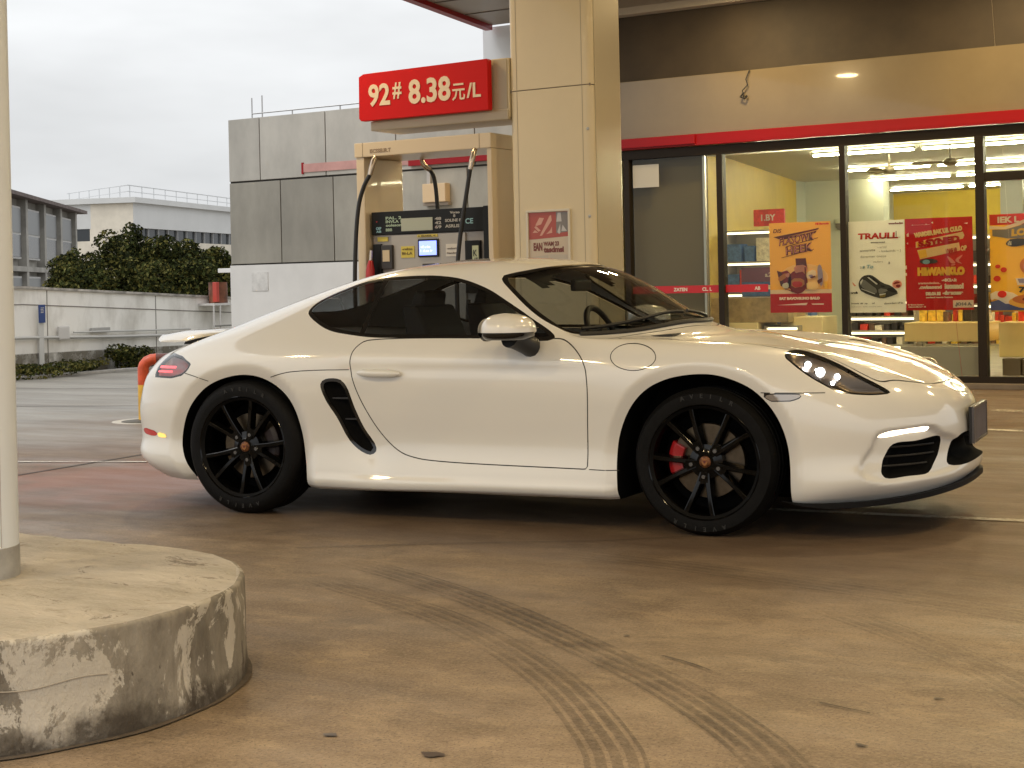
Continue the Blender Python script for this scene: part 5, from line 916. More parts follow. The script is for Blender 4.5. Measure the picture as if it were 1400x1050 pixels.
e0 = camera_point(100, 300, 104); d0 = (Matrix.Rotation(-a2, 3, 'Z') @ Vector((e0.x - wb0.x, e0.y - wb0.y, 0)))
ew = MB().add([(d0.x, d0.y, 0), (-.02, -.02, 0), (-.02, -.02, zt - .01), (d0.x, d0.y, zt - .35), (d0.x, d0.y + 3, 0), (-.02, 3, 0), (-.02, 3, zt - .01), (d0.x, d0.y + 3, zt - .35)], [(0, 1, 2, 3), (5, 4, 7, 6), (3, 2, 6, 7), (0, 3, 7, 4), (1, 5, 6, 2), (0, 4, 5, 1)]); ew.build('end_wall', wcm, wbk)
for (t0, t1, za, zb, m) in ((.15, .45, 1.2, 2.6, gdk), (.52, .82, zt - 2.3, zt - .8, mat('shutter_tan', (.36, .30, .23), .7)), (.02, .47, zt - 1.9, zt - .9, mat('tan_panel', (.42, .36, .28), .7))):
    A = Vector((d0.x, d0.y, 0)); B = Vector((-.02, -.02, 0)); nrm = Vector(((B - A).y, -(B - A).x, 0)).normalized() * .06
    p0, p1 = A.lerp(B, t0) + nrm, A.lerp(B, t1) + nrm; MB().quad((p0.x, p0.y, za), (p1.x, p1.y, za), (p1.x, p1.y, zb), (p0.x, p0.y, zb)).build('opening', m, wbk, fix=False)
rr2 = MB(); rr2.tube([(d0.x, d0.y + .4, zt + .95), (0, .3, zt + 1.15), (l2 + 8, .3, zt + 1.05)], .04, 5); rr2.tube([(d0.x, d0.y + .4, zt + .5), (0, .3, zt + .75), (l2 + 8, .3, zt + .7)], .03, 5)
rl2 = rr2.build('roof_railing', mat('railing_steel', (.52, .53, .54), .4), wbk)
for i in range(14): MB().tube([(.2 + i*1.7, .3, zt + .3), (.2 + i*1.7, .3, zt + 1.1)], .03, 5).build('railing_post', bpy.data.materials['railing_steel'], rl2)
for i in range(6):
    q = Vector((d0.x, d0.y + .4, 0)).lerp(Vector((0, .3, 0)), (i + .2)/6); MB().tube([(q.x, q.y, zt - .2), (q.x, q.y, zt + 1.0 + .02*i)], .03, 5).build('railing_post', bpy.data.materials['railing_steel'], rl2)
LED = emit('headlamp_led', (.92, .96, 1.0), 14)
DRL = emit('running_light_glow', (1.0, .84, .62), 3.2)
TAIL = emit('tail_glow', (1.0, .10, .12), 1.5)
AMB = emit('amber_reflector_glow', (1.0, .62, .16), .55)  # no lamp: the reflector's brightness is given as its own glow
# ================================================================== the car
CAR_RZ = R(6.8)
car = thing('sports_car', 'white two-door sports car with black wheels and its headlights on, stopped beside the fuel pump', 'car', (0, 0, 0), CAR_RZ)
paint = mat('white_car_paint', (.775, .755, .70), .38, coat=1.0, spec=.5); paint.node_tree.nodes['Principled BSDF'].inputs['Coat IOR'].default_value = 1.7; paint.node_tree.nodes['Principled BSDF'].inputs['Coat Roughness'].default_value = .065
gloss_black = mat('gloss_black_trim', (.006, .006, .006), .12, coat=.6)
satin_black = mat('satin_black_plastic', (.012, .012, .012), .45)
deep_black = mat('matt_black_lining', (.004, .004, .004), .9, spec=.1)  # near-black lining of wells, ducts and floor
seam_black = mat('seam_rubber', (.02, .018, .015), .7)
cabin_m = mat('cabin_trim', (.018, .017, .017), .6, bump=.2, bscale=300)
glass_side = pane('tinted_side_glass', (.50, .53, .54), 1.25)
glass_front = pane('windscreen_glass', (.64, .66, .63), 1.2)
lens_clear = pane('clear_lamp_lens', (.80, .80, .78), 1.0)
chrome = mat('bright_chrome', (.75, .75, .75), .12, metal=1)
lamp_dark = mat('lamp_housing', (.20, .165, .14), .28, metal=.8)

PG, PV = body_grid(16, 10)
POLY = BAKED
PG = deform(PG, PV, POLY)
def xz(k): return closed_curve([(p[0], p[2]) for p in POLY[k]])
def szp(k): return closed_curve([(p[1], p[2]) for p in POLY[k]])
A_REAR, A_FRONT = arch_curve(POLY['rarch']), arch_curve(POLY['farch'])
IN = xz('intake')
gu = np.gradient(PG, axis=0); gv = np.gradient(PG, axis=1)
NG = np.cross(gu, gv); NG /= np.maximum(np.linalg.norm(NG, axis=2, keepdims=True), 1e-9)
if NG[len(NG)//2, 20, 1] < 0: NG = -NG
NG[:, -1, 1] = 0
nu, nv = PG.shape[:2]
VP = [np.array((p[0], -p[1], p[2])) for p in PG.reshape(-1, 3)]
VN = [np.array((n[0], -n[1], n[2])) for n in NG.reshape(-1, 3)]
VR = list(PV.reshape(-1))
FACES = [(i*nv + j, (i+1)*nv + j, (i+1)*nv + j+1, i*nv + j+1) for i in range(nu-1) for j in range(nv-1)]
BV = BVHTree.FromPolygons([tuple(p) for p in VP], FACES)
NGRID = len(VP)

def split(faces, fld):
    """cut faces along the zero line of a field given at the vertices -> (positive faces, negative faces)"""
    pos, neg, cache = [], [], {}
    f = [(.000001 if abs(a) < 1e-6 else a) for a in fld]
    for fc in faces:
        s = [f[i] > 0 for i in fc]
        if all(s): pos.append(fc); continue
        if not any(s): neg.append(fc); continue
        a, b = [], []
        for n, i in enumerate(fc):
            j = fc[(n+1) % len(fc)]
            (a if f[i] > 0 else b).append(i)
            if (f[i] > 0) != (f[j] > 0):
                key = (i, j) if i < j else (j, i)
                if key not in cache:
                    p, q = key; t = f[p] / (f[p] - f[q]); cache[key] = len(VP)
                    VP.append(VP[p]*(1-t) + VP[q]*t); m = VN[p]*(1-t) + VN[q]*t; VN.append(m / max(1e-9, np.linalg.norm(m))); VR.append(VR[p]*(1-t) + VR[q]*t)
                a.append(cache[key]); b.append(cache[key])
        if len(a) > 2: pos.append(tuple(a))
        if len(b) > 2: neg.append(tuple(b))
    return pos, neg
def fields(kind, poly):
    P = np.array(VP)
    q = {'xz': P[:, [0, 2]], 'xs': np.stack([P[:, 0], -P[:, 1]], 1), 'sz': np.stack([-P[:, 1], P[:, 2]], 1)}[kind]
    lo, hi = poly.min(0) - .08, poly.max(0) + .08
    out = np.full(len(P), -1.0); k = ((q >= lo) & (q <= hi)).all(1)
    out[k] = sdf(poly, q[k]); return out
def region(faces, kind, poly, isos, vr=(0, 11), xr=(-9, 9)):
    """bands of a polygon's signed distance: returns [outside, band1, ..., innermost]"""
    F = fields(kind, poly); v = np.array(VR); X = np.array([p[0] for p in VP])
    cand = [f for f in faces if all(vr[0] <= v[i] <= vr[1] and xr[0] <= X[i] <= xr[1] for i in f) and max(F[i] for i in f) > -.02]
    cs = set(cand); rest = [f for f in faces if f not in cs]; out = []
    cur = cand
    for n, iso in enumerate(isos):
        F = fields(kind, poly)
        cur, neg = split(cur, F - iso)
        out.append(rest + neg if n == 0 else neg)
    return out + [cur]
def skin(name, faces, m, parent=car, both=True, side=-1, push=None, own_normals=False, nrm=True, shade=True):
    """faces of the body surface -> a mesh (both = near and far side in one; else the side asked for)"""
    ids = sorted({i for f in faces for i in f}); mp = {i: n for n, i in enumerate(ids)}
    v0 = np.array([VP[i] for i in ids]); n0 = np.array([VN[i] for i in ids])
    if push is not None: v0 = push(v0, n0)
    f0 = [tuple(mp[i] for i in f) for f in faces]
    vs, ns, fs = [], [], []
    if both or side < 0: vs.append(v0); ns.append(n0); fs += f0
    if both or side > 0:
        o = len(v0) if both else 0
        vs.append(v0 * [1, -1, 1]); ns.append(n0 * [1, -1, 1]); fs += [tuple(i + o for i in f[::-1]) for f in f0]
    vs, ns = np.concatenate(vs), np.concatenate(ns)
    me = bpy.data.meshes.new(name); me.from_pydata([tuple(p) for p in vs], [], fs); me.update()
    me.materials.append(m); me.shade_smooth()
    if not own_normals: me.normals_split_custom_set_from_vertices([tuple(n) for n in ns])
    o = bpy.data.objects.new(name, me); C.objects.link(o); o.parent = parent
    return o
def shift(d): return lambda v, n: v + n * d
def sink(kind, poly, slope, mx, base=0.0, dirv=None):
    def f(v, n):
        q = {'xz': v[:, [0, 2]], 'xs': np.stack([v[:, 0], -v[:, 1]], 1), 'sz': np.stack([-v[:, 1], v[:, 2]], 1)}[kind]
        d = np.clip(sdf(poly, q) * slope, 0, mx) + base
        return v - (n if dirv is None else np.array(dirv)) * d[:, None]
    return f
# ---- cut the skin
F = FACES
F, _ = region(F, 'xz', A_REAR, [0], (0, 5.8))
F, _ = region(F, 'xz', A_FRONT, [0], (0, 5.8))
WIN = xz('window')
F, win_trim, win_glass = region(F, 'xz', WIN, [0, .017], (4.6, 8.8))
vp = np.array(VP); bx = vp[:, 0] - (-.555 + (1.05 - vp[:, 2]) * -.10)
frontg, rest = split(win_glass, list(bx - .014)); vp = np.array(VP); bx = vp[:, 0] - (-.555 + (1.05 - vp[:, 2]) * -.10)
quarter, bpost = split(rest, list(-bx - .014))
ws = [(.10,.565),(.20,.622),(.32,.68),(.44,.715),(.545,.722),(.60,.675),(.73,.565),(.87,.385),(.97,.20),(1.005,0),(1.005,-.2),(.405,-.2),(.395,0),(.365,.16),(.30,.345),(.23,.44),(.15,.515)]
WS = chaikin(ws)
F, ws_trim, ws_glass = region(F, 'xs', WS, [0, .022], (5.5, 10.1), (0, 1.2))
RW = chaikin([(-.78,.40),(-.86,.45),(-1.25,.47),(-1.42,.40),(-1.45,0),(-1.45,-.3),(-.72,-.3),(-.72,0)])
F, rw_trim, rw_glass = region(F, 'xs', RW, [0, .02], (7, 10.1), (-1.6, -.5))
F, in_frame, in_bowl = region(F, 'xz', IN, [0, .016], (0, 5))
HL = xz('headlight')
F, hl_ring, hl_lens = region(F, 'xz', HL, [0, .006], (3, 7.5), (1.4, 2.2))
TL = np.array([(p[0], p[2]) for p in POLY['taillight']])
F, tl_ring, tl_lens = region(F, 'xz', TL, [0, .010], (3, 7.5), (-2.1, -1.4))
LI = szp('lowintake'); F, li_bowl = region(F, 'sz', LI, [0], (0, 4.6), (1.8, 2.5))
MI = chaikin([(.335,.437),(.10,.437),(-.12,.437),(-.12,.30),(.15,.298),(.425,.29),(.385,.36)], 2)
F, mi_bowl = region(F, 'sz', MI, [0], (0, 4.6), (2.0, 2.5))
DR = szp('drl'); F, drl = region(F, 'sz', DR, [0], (1.5, 4.6), (1.8, 2.5))
MK = np.array([(p[0], p[2]) for p in POLY['marker']]); F, mk_ring, mk_lens = region(F, 'xz', MK, [0, .004], (2, 5.5), (1.3, 1.9))
RM = chaikin([(p[0], p[2]) for p in POLY['rmarker']], 1); F, rmark = region(F, 'xz', RM, [0], (1, 4.5), (-2.2, -1.5))
AM = chaikin([(p[0], p[2]) for p in POLY['amarker']], 1); F, amark = region(F, 'xz', AM, [0], (1, 4.5), (-2.2, -1.5))
DO = [(p[0], p[2]) for p in POLY['door']]; DO = chaikin(DO[:11] + [(DO[11][0] - .03, DO[11][1]), DO[11], DO[11], (DO[11][0], DO[11][1] + .03)] + DO[12:], 2)
F, g1, door = region(F, 'xz', DO, [-.0026, .0026], (1.0, 6.6), (-.9, .9))
FL = xz('flap'); F, g2, flap = region(F, 'xz', FL, [-.002, .002], (3.5, 6.4), (.6, 1.2))
hood_poly = [(.70,.735),(.85,.715),(1.11,.70),(1.35,.70),(1.50,.705)] + [(p[0], p[1] - .012) for p in POLY['headlight'][1:7]] + [(2.03,.575),(2.09,.50),(2.14,.40),(2.175,.25),(2.185,.10),(2.185,-.2),(1.06,-.2),(1.06,0),(1.0,.20),(.90,.39),(.76,.575)]
HO = chaikin(hood_poly, 2)
F, g3, hood = region(F, 'xs', HO, [-.0026, .0026], (5.2, 10.1), (.6, 2.3))
gaps = g1 + g2 + g3
# ---- the pieces
body = skin('body', F, paint)
skin('panel_gap', gaps, seam_black, push=shift(-.004), own_normals=True)
skin('hood', hood, paint)
for sd in (-1, 1):
    d = skin('door', door, paint, both=False, side=sd); near = sd
    hb = MB()                                                          # door handle: a rounded bar standing off the skin
    pts = [(-.535 + .235 * t, .735 - .004 * t) for t in np.linspace(0, 1, 9)]
    path = []
    for n, (x, z) in enumerate(pts):
        h = BV.ray_cast(Vector((x, -2, z)), Vector((0, 1, 0)))[0]; off = .026 * math.sin(math.pi * (n + .6) / 9.2)**.35
        path.append((x, (h.y - off) * (1 if sd < 0 else -1), z))
    hb.tube(path, [.010, .018, .020, .021, .021, .021, .020, .018, .010], 12); hb.v = [(x, y, .735 + (z - .735) * 1.0) for x, y, z in hb.v]
    hb.build('handle', paint, d, smooth=True, angle=60)
    skin('fuel_flap' if sd < 0 else 'fender_patch', flap, paint, both=False, side=sd)
    skin('window_trim', win_trim + bpost, gloss_black, both=False, side=sd)
    skin('side_window', frontg, glass_side, both=False, side=sd, push=shift(-.004))
    skin('quarter_window', quarter, glass_side, both=False, side=sd, push=shift(-.004))
    si = skin('side_intake', in_frame, gloss_black, both=False, side=sd)
    skin('intake_duct', in_bowl, deep_black, si, both=False, side=sd, push=sink('xz', IN, 1.3, .06, -.016, (0, -1, 0)), own_normals=True)
    for zz in (.605, .50):
        xsl = [p for p in IN if abs(p[1] - zz) < .03]; x0, x1 = min(p[0] for p in xsl) + .01, max(p[0] for p in xsl) - .01
        h = BV.ray_cast(Vector(((x0+x1)/2, -2, zz)), Vector((0, 1, 0)))[0]
        MB().box(x0, x1, (h.y + .014) * -sd * 1 if sd > 0 else h.y + .014, (h.y + .05) * -sd if sd > 0 else h.y + .05, zz - .004, zz + .004).build('slat', satin_black, si, bevel=.0015)
    hl = skin('headlight', hl_ring, gloss_black, both=False, side=sd)
    skin('lens', hl_lens, lens_clear, hl, both=False, side=sd)
    skin('reflector', hl_lens, lamp_dark, hl, both=False, side=sd, push=sink('xz', HL, 1.6, .055, .004), own_normals=True)
    for (x, z, r, dp) in ((1.685, .770, .010, .036), (1.742, .738, .014, .036), (1.812, .716, .009, .038), (1.80, .690, .006, .032)):
        h, n, _, _ = BV.ray_cast(Vector((x, -2, z)), Vector((0, 1, 0))); c = h + Vector((0, 1, 0)) * dp * 1.0
        cy = c.y if sd < 0 else -c.y
        q = MB().lathe([(.001, -.012), (r*.7, -.010), (r, -.002), (r, .006)], 20, 'y', (0, 0, 0)); q.v = [(a, b if sd < 0 else -b, cc) for a, b, cc in q.v]
        q.xform(Matrix.Translation((x, cy, z)) @ Matrix.Rotation(R(35) * (1 if sd < 0 else -1), 4, 'Z')); q.build('lamp_bulb', LED, hl, smooth=True)
        q = MB().lathe([(r*1.05, .0), (r*1.5, -.010), (r*1.6, -.008), (r*1.6, .01)], 24, 'y'); q.v = [(a, b if sd < 0 else -b, cc) for a, b, cc in q.v]
        q.xform(Matrix.Translation((x, cy, z)) @ Matrix.Rotation(R(35) * (1 if sd < 0 else -1), 4, 'Z')); q.build('lamp_ring', chrome, hl, smooth=True)
    tl = skin('taillight', tl_ring, gloss_black, both=False, side=sd)
    skin('lens', tl_lens, pane('smoked_lens' + ('' if sd < 0 else '_far'), (.78, .74, .74), 1.1), tl, both=False, side=sd)
    skin('reflector', tl_lens, mat('grey_reflector', (.36, .34, .35), .4, metal=.3), tl, both=False, side=sd, push=sink('xz', TL, 1.2, .035, .003), own_normals=True)
    for z0, z1, xa, xb in ((.752, .764, -1.80, -1.66), (.730, .740, -1.80, -1.68)):
        st = MB(); vs = []
        for x in np.linspace(xa, xb, 8):
            for z in (z0, z1):
                h = BV.ray_cast(Vector((x, -2, z)), Vector((0, 1, 0)))[0]; vs.append((x, (h.y + .006) * -sd if sd > 0 else h.y + .006, z))
        st.add(vs, [(2*i, 2*i+2, 2*i+3, 2*i+1) for i in range(7)]); st.build('light_bar', TAIL, tl)
    skin('running_light', drl, DRL, both=False, side=sd, push=shift(.001))
    fi = skin('front_intake', li_bowl, deep_black, both=False, side=sd, push=sink('sz', LI, 1.5, .07, -.0, None), own_normals=True)
    for zz in (.325, .365, .405):
        pts = []
        for s in np.linspace(.46, .76, 16):
            if sdf(LI, np.array([[s, zz]]))[0] > .004:
                h = BV.ray_cast(Vector((3, -s, zz)), Vector((-1, 0, 0)))[0]
                if h: pts.append((h.x - .018, (-s if sd < 0 else s), zz))
        if len(pts) > 2: MB().tube(pts, .0045, 6).build('slat', satin_black, fi, smooth=True)
    sm = skin('side_marker', mk_ring, gloss_black, both=False, side=sd, push=shift(.001))
    skin('lens', mk_lens, mat('marker_lens', (.42, .39, .36), .18, metal=.5, coat=1), sm, both=False, side=sd, push=shift(.002))
    skin('rear_reflector', rmark, mat('red_reflector', (.55, .02, .02), .12, coat=1), both=False, side=sd, push=shift(.002))
    skin('rear_reflector', amark, AMB, both=False, side=sd, push=shift(.002))
skin('windscreen_trim', ws_trim, gloss_black); skin('windscreen', ws_glass, glass_front, push=shift(-.003))
skin('rear_window', rw_glass, glass_side, push=shift(-.003)); skin('rear_window_trim', rw_trim, gloss_black)
skin('centre_grille', mi_bowl, deep_black, push=sink('sz', MI, 1.5, .07), own_normals=True)
def ribbon(mb, pts, wd=.002, off=.0012, sd=-1):                        # a thin joint line lying on the skin
    pts = chaikin([(p[0], p[2]) for p in pts], 2, closed=False); pr = []
    for x, z in pts:
        h, n, _, _ = BV.ray_cast(Vector((x, -2, z)), Vector((0, 1, 0)))
        if h: pr.append((h, n if n.y < 0 else -n))
    vs = []
    for i, (h, n) in enumerate(pr):
        t = (pr[min(i+1, len(pr)-1)][0] - pr[max(i-1, 0)][0]).normalized(); b = t.cross(n).normalized() * wd
        for q in (h - b + n*off, h + b + n*off): vs.append((q.x, q.y if sd < 0 else -q.y, q.z))
    return mb.add(vs, [(2*i, 2*i+2, 2*i+3, 2*i+1) for i in range(len(pr)-1)])
for sd in (-1, 1):
    for k in ('rearseam', 'haunchseam', 'bumperseam'): ribbon(MB(), POLY[k], sd=sd).build('joint_line', seam_black, car, fix=False)
    ribbon(MB(), [(.685, 0, .2885), (.75, 0, .287), (.825, 0, .286)], .002, .0012, sd).build('joint_line', seam_black, car, fix=False)
# ---- arch lips, wheel wells, floor
for A in (A_REAR, A_FRONT):
    for sd in (-1, 1):
        vs = []
        for x, z in A[:-2]:
            h = None
            for e in (.004, .012, .03):
                c = A[:-2].mean(0); dx, dz = x - c[0], z - c[1]; l = math.hypot(dx, dz)
                h = BV.ray_cast(Vector((x + dx/l*e, -2, max(z + dz/l*e, .16))), Vector((0, 1, 0)))[0]
                if h: break
            y = h.y if h else -.86
            vs += [(x, y + .003, z), (x, -.56, z + .0)]
        vs = [(x, y if sd < 0 else -y, z) for x, y, z in vs]
        wl = MB().add(vs, [(2*i, 2*i+2, 2*i+3, 2*i+1) for i in range(len(vs)//2 - 1)])
        inner = [vs[2*i+1] for i in range(len(vs)//2)]; wl.add(inner, [tuple(range(len(inner)))]); wl.build('wheel_well', deep_black, car, fix=False)
ub = MB(); row = [VP[i*nv] for i in range(nu)]; vs = []
for p in row:
    s = abs(p[1]); inw = abs(abs(p[0]) - 1.2375) < .40
    s = min(s, .56) if inw else s
    vs += [(p[0], -s, p[2] + .002), (p[0], s, p[2] + .002)]
ub.add(vs, [(2*i, 2*i+1, 2*i+3, 2*i+2) for i in range(len(row)-1)]); ub.build('underbody', deep_black, car, fix=False)
# front splitter, rear valance edge
def lip(name, cols, out, th, m, drop=.012):
    mb = MB(); n = 0
    for sd in (-1, 1):
        vs = []
        for k, i in enumerate(cols):
            p, q = VP[i*nv], VP[i*nv + 8]; d = Vector((q[0] - p[0], q[1] - p[1], 0)); nn = Vector((VN[i*nv+6][0], VN[i*nv+6][1], 0)).normalized()
            e = min(1, k / 10); o = d.length + out * e
            a = Vector(p); z = p[2]
            for off, dz in ((-.02, drop), (o, drop + .010), (o, drop + .010 - th*e - .002), (-.02, -th + drop)):
                v = a + nn * off; vs.append((v.x, v.y * (1 if sd < 0 else -1), z + dz))
        m_ = len(cols); mb.add(vs, [(4*i + j, 4*i + (j+1) % 4, 4*(i+1) + (j+1) % 4, 4*(i+1) + j) for i in range(m_-1) for j in range(4)])
    return mb.build(name, m, car, smooth=True, angle=35)
lip('front_splitter', list(range(14*16 - 1, nu)), .022, .022, mat('carbon_lip', (.004, .0035, .003), .5, spec=.2), .010)
# ---- rear spoiler, raised
sp = MB(); S = []
for s in np.linspace(-1, 1, 25):
    y = s * .60; k = 1 - abs(s)**5; bow = .07 * s * s
    pr = [(-2.13, .908), (-2.11, .926), (-1.98, .938), (-1.85, .934), (-1.74, .921), (-1.735, .915), (-1.85, .905), (-1.95, .899)]
    zc = .912 - .028 * (1 - k)
    S += [(-1.885 + (x + 1.885) * (.55 + .45 * k) + bow * (1 if x < -1.9 else .4), y, zc + (z - .912) * (.35 + .65 * k)) for x, z in pr]
sp.add(S, [(8*i + j, 8*i + (j+1) % 8, 8*(i+1) + (j+1) % 8, 8*(i+1) + j) for i in range(24) for j in range(8)] + [tuple(range(8)), tuple(range(192, 200))])
spo = sp.build('rear_spoiler', paint, car, smooth=True, angle=50)
MB().prism([(-1.93, .86), (-1.90, .905), (-1.76, .91), (-1.72, .88)], 'y', -.42, .42).build('spoiler_base', satin_black, spo, bevel=.008)
# ---- door mirrors
for sd in (-1, 1):
    def ell(c, r, zlo, zhi, pw=2.4, k=28, l=14):
        vs = []; cc = []
        for i in range(l + 1):
            z = zlo + (zhi - zlo) * i / l; t = max(0.0, 1 - abs((z - c[2]) / r[2])**pw)**(1/pw)
            for j in range(k):
                a = 2*math.pi*j/k; ca, sa = math.cos(a), math.sin(a)
                ex = abs(ca)**.8 * math.copysign(1, ca); ey = abs(sa)**.8 * math.copysign(1, sa)
                x = r[0] * t * ex; y = r[1] * t * ey
                if x < 0: x *= .75
                vs.append((c[0] + x - .20 * y * 0, (c[1] + y) * (1 if sd > 0 else -1), z))
        return MB().add(vs, [(i*k + j, i*k + (j+1) % k, (i+1)*k + (j+1) % k, (i+1)*k + j) for i in range(l) for j in range(k)] + [tuple(range(k)), tuple(range(l*k, (l+1)*k))])
    mc = (.325, .985, .935); mr_ = (.142, .13, .088)
    cap = ell(mc, mr_, .935, mc[2] + mr_[2] * .999).build('door_mirror', paint, car, smooth=True, angle=60)
    ell(mc, (mr_[0]*.985, mr_[1]*.985, .05), .90, .9345).build('mirror_shell', gloss_black, cap, smooth=True, angle=60)
    arm = MB(); ys = -1 if sd < 0 else 1
    arm.tube([(.34, .965*ys, .915), (.355, .92*ys, .898), (.375, .87*ys, .872), (.385, .825*ys, .858)], [.056, .050, .046, .052], 14)
    arm.build('mirror_arm', satin_black, cap, smooth=True)
    g = MB().lathe([(.001, 0), (1, 0)], 28, 'x'); g.v = [(mc[0] - .093, (mc[1] + a*.105) * ys, .945 + b*.055) for _, a, b in g.v]; g.build('mirror_glass', chrome, cap)
# ---- number plate
MB().box(2.308, 2.321, -.225, .225, .38, .55).build('plate_holder', satin_black, car, bevel=.004)
npl = MB().box(2.324, 2.330, -.215, .215, .388, .542).build('number_plate', mat('blue_grey_plate', (.075, .075, .115), .35, vary=.25, vscale=9), car, bevel=.003)
fr = MB(); y0, y1, z0, z1 = -.222, .222, .381, .549
for b in ((y0, y1, z0, z0+.010), (y0, y1, z1-.010, z1), (y0, y0+.010, z0+.010, z1-.010), (y1-.010, y1, z0+.010, z1-.010)): fr.box(2.3215, 2.333, *b)
fr.build('plate_frame', mat('plate_frame_grey', (.12, .11, .11), .3, metal=.6), npl)
MB().box(2.22, 2.311, -.05, .05, .40, .53).build('plate_bracket', satin_black, car)
# ---- wipers
wp = MB()
for pts in ([(.60, -.66), (.70, -.55), (.84, -.36), (.93, -.12)], [(.93, -.05), (.96, .12), (.93, .30), (.86, .44)]):
    P = []
    for x, y in chaikin(pts, 2, closed=False):
        h = BV.ray_cast(Vector((x - .02, -abs(y), 3)), Vector((0, 0, -1)))[0]; P.append((x - .02, y, h.z + .014))
    wp.tube(P, .009, 6)
wp.build('wiper', satin_black, car, smooth=True)
cw = MB(); P = []
for x, y in chaikin([(.575, -.70), (.66, -.62), (.80, -.47), (.92, -.28), (.985, -.1), (.99, 0), (.985, .1), (.92, .28), (.80, .47), (.66, .62), (.575, .70)], 2, closed=False):
    h = BV.ray_cast(Vector((x, -abs(y), 3)), Vector((0, 0, -1)))[0]; P.append((x + .01, y, h.z + .002))
cw.tube(P, .013, 6); cw.build('cowl_strip', satin_black, car, smooth=True)
# ---- cabin
cb = MB().box(-.75, .78, -.72, .72, .17, .21); cb.prism([(.42, .40), (.40, .80), (.50, .872), (.78, .89), (.78, .40)], 'y', -.66, .66); cb.prism([(.781, .80), (.781, .89), (.98, .905), (.99, .80)], 'y', -.50, .50)
cb.box(-1.05, -.72, -.70, .70, .20, .90); cb.prism([(-.72, .86), (-.72, .90), (-1.3, .93), (-1.3, .86)], 'y', -.55, .55)
cb.build('cabin', cabin_m, car, bevel=.01)
for s in (-1, 1): MB().prism([(-.70, .25), (.55, .25), (.52, .86), (-.62, .875)], 'y', s*.735, s*.785).build('door_card', cabin_m, car)
rl = MB()                                                               # headlining: the same roof, 25 mm lower
roof = [f for f in FACES if all(VR[i] > 8.3 and (-.70 < VP[i][0] < .36) for i in f)]
skin('headlining', roof, cabin_m, push=shift(-.03), own_normals=True)
for y in (-.37, .37):
    

    s_ = MB(); s_.prism([(-.15, .28), (.30, .30), (.32, .40), (-.12, .42), (-.30, .95), (-.36, 1.06), (-.44, 1.06), (-.42, .90), (-.28, .30)], 'y', y - .22, y + .22)
    s_.prism([(-.37, 1.0), (-.35, 1.13), (-.41, 1.14), (-.46, 1.0)], 'y', y - .13, y + .13)
    s_.build('seat', cabin_m, car, bevel=.035, seg=3)
swm = MB(); ring = []
for j in range(37):
    a = 2*math.pi*j/36; ring.append((0, .185*math.cos(a), .185*math.sin(a)))
swm.tube(ring, .017, 8, caps=False); swm.box(-.01, .01, -.17, .17, -.02, .02); swm.box(-.012, .012, -.02, .02, -.17, 0); swm.lathe([(.001, -.02), (.06, -.02), (.06, .02), (.001, .02)], 16, 'x')
swm.xform(Matrix.Translation((.30, .37, .85)) @ Matrix.Rotation(R(-24), 4, 'Y')); swm.build('steering_wheel', satin_black, car, smooth=True, angle=50)
MB().box(.30, .33, -.115, .115, 1.115, 1.175).build('rear_view_mirror', satin_black, car, bevel=.012)
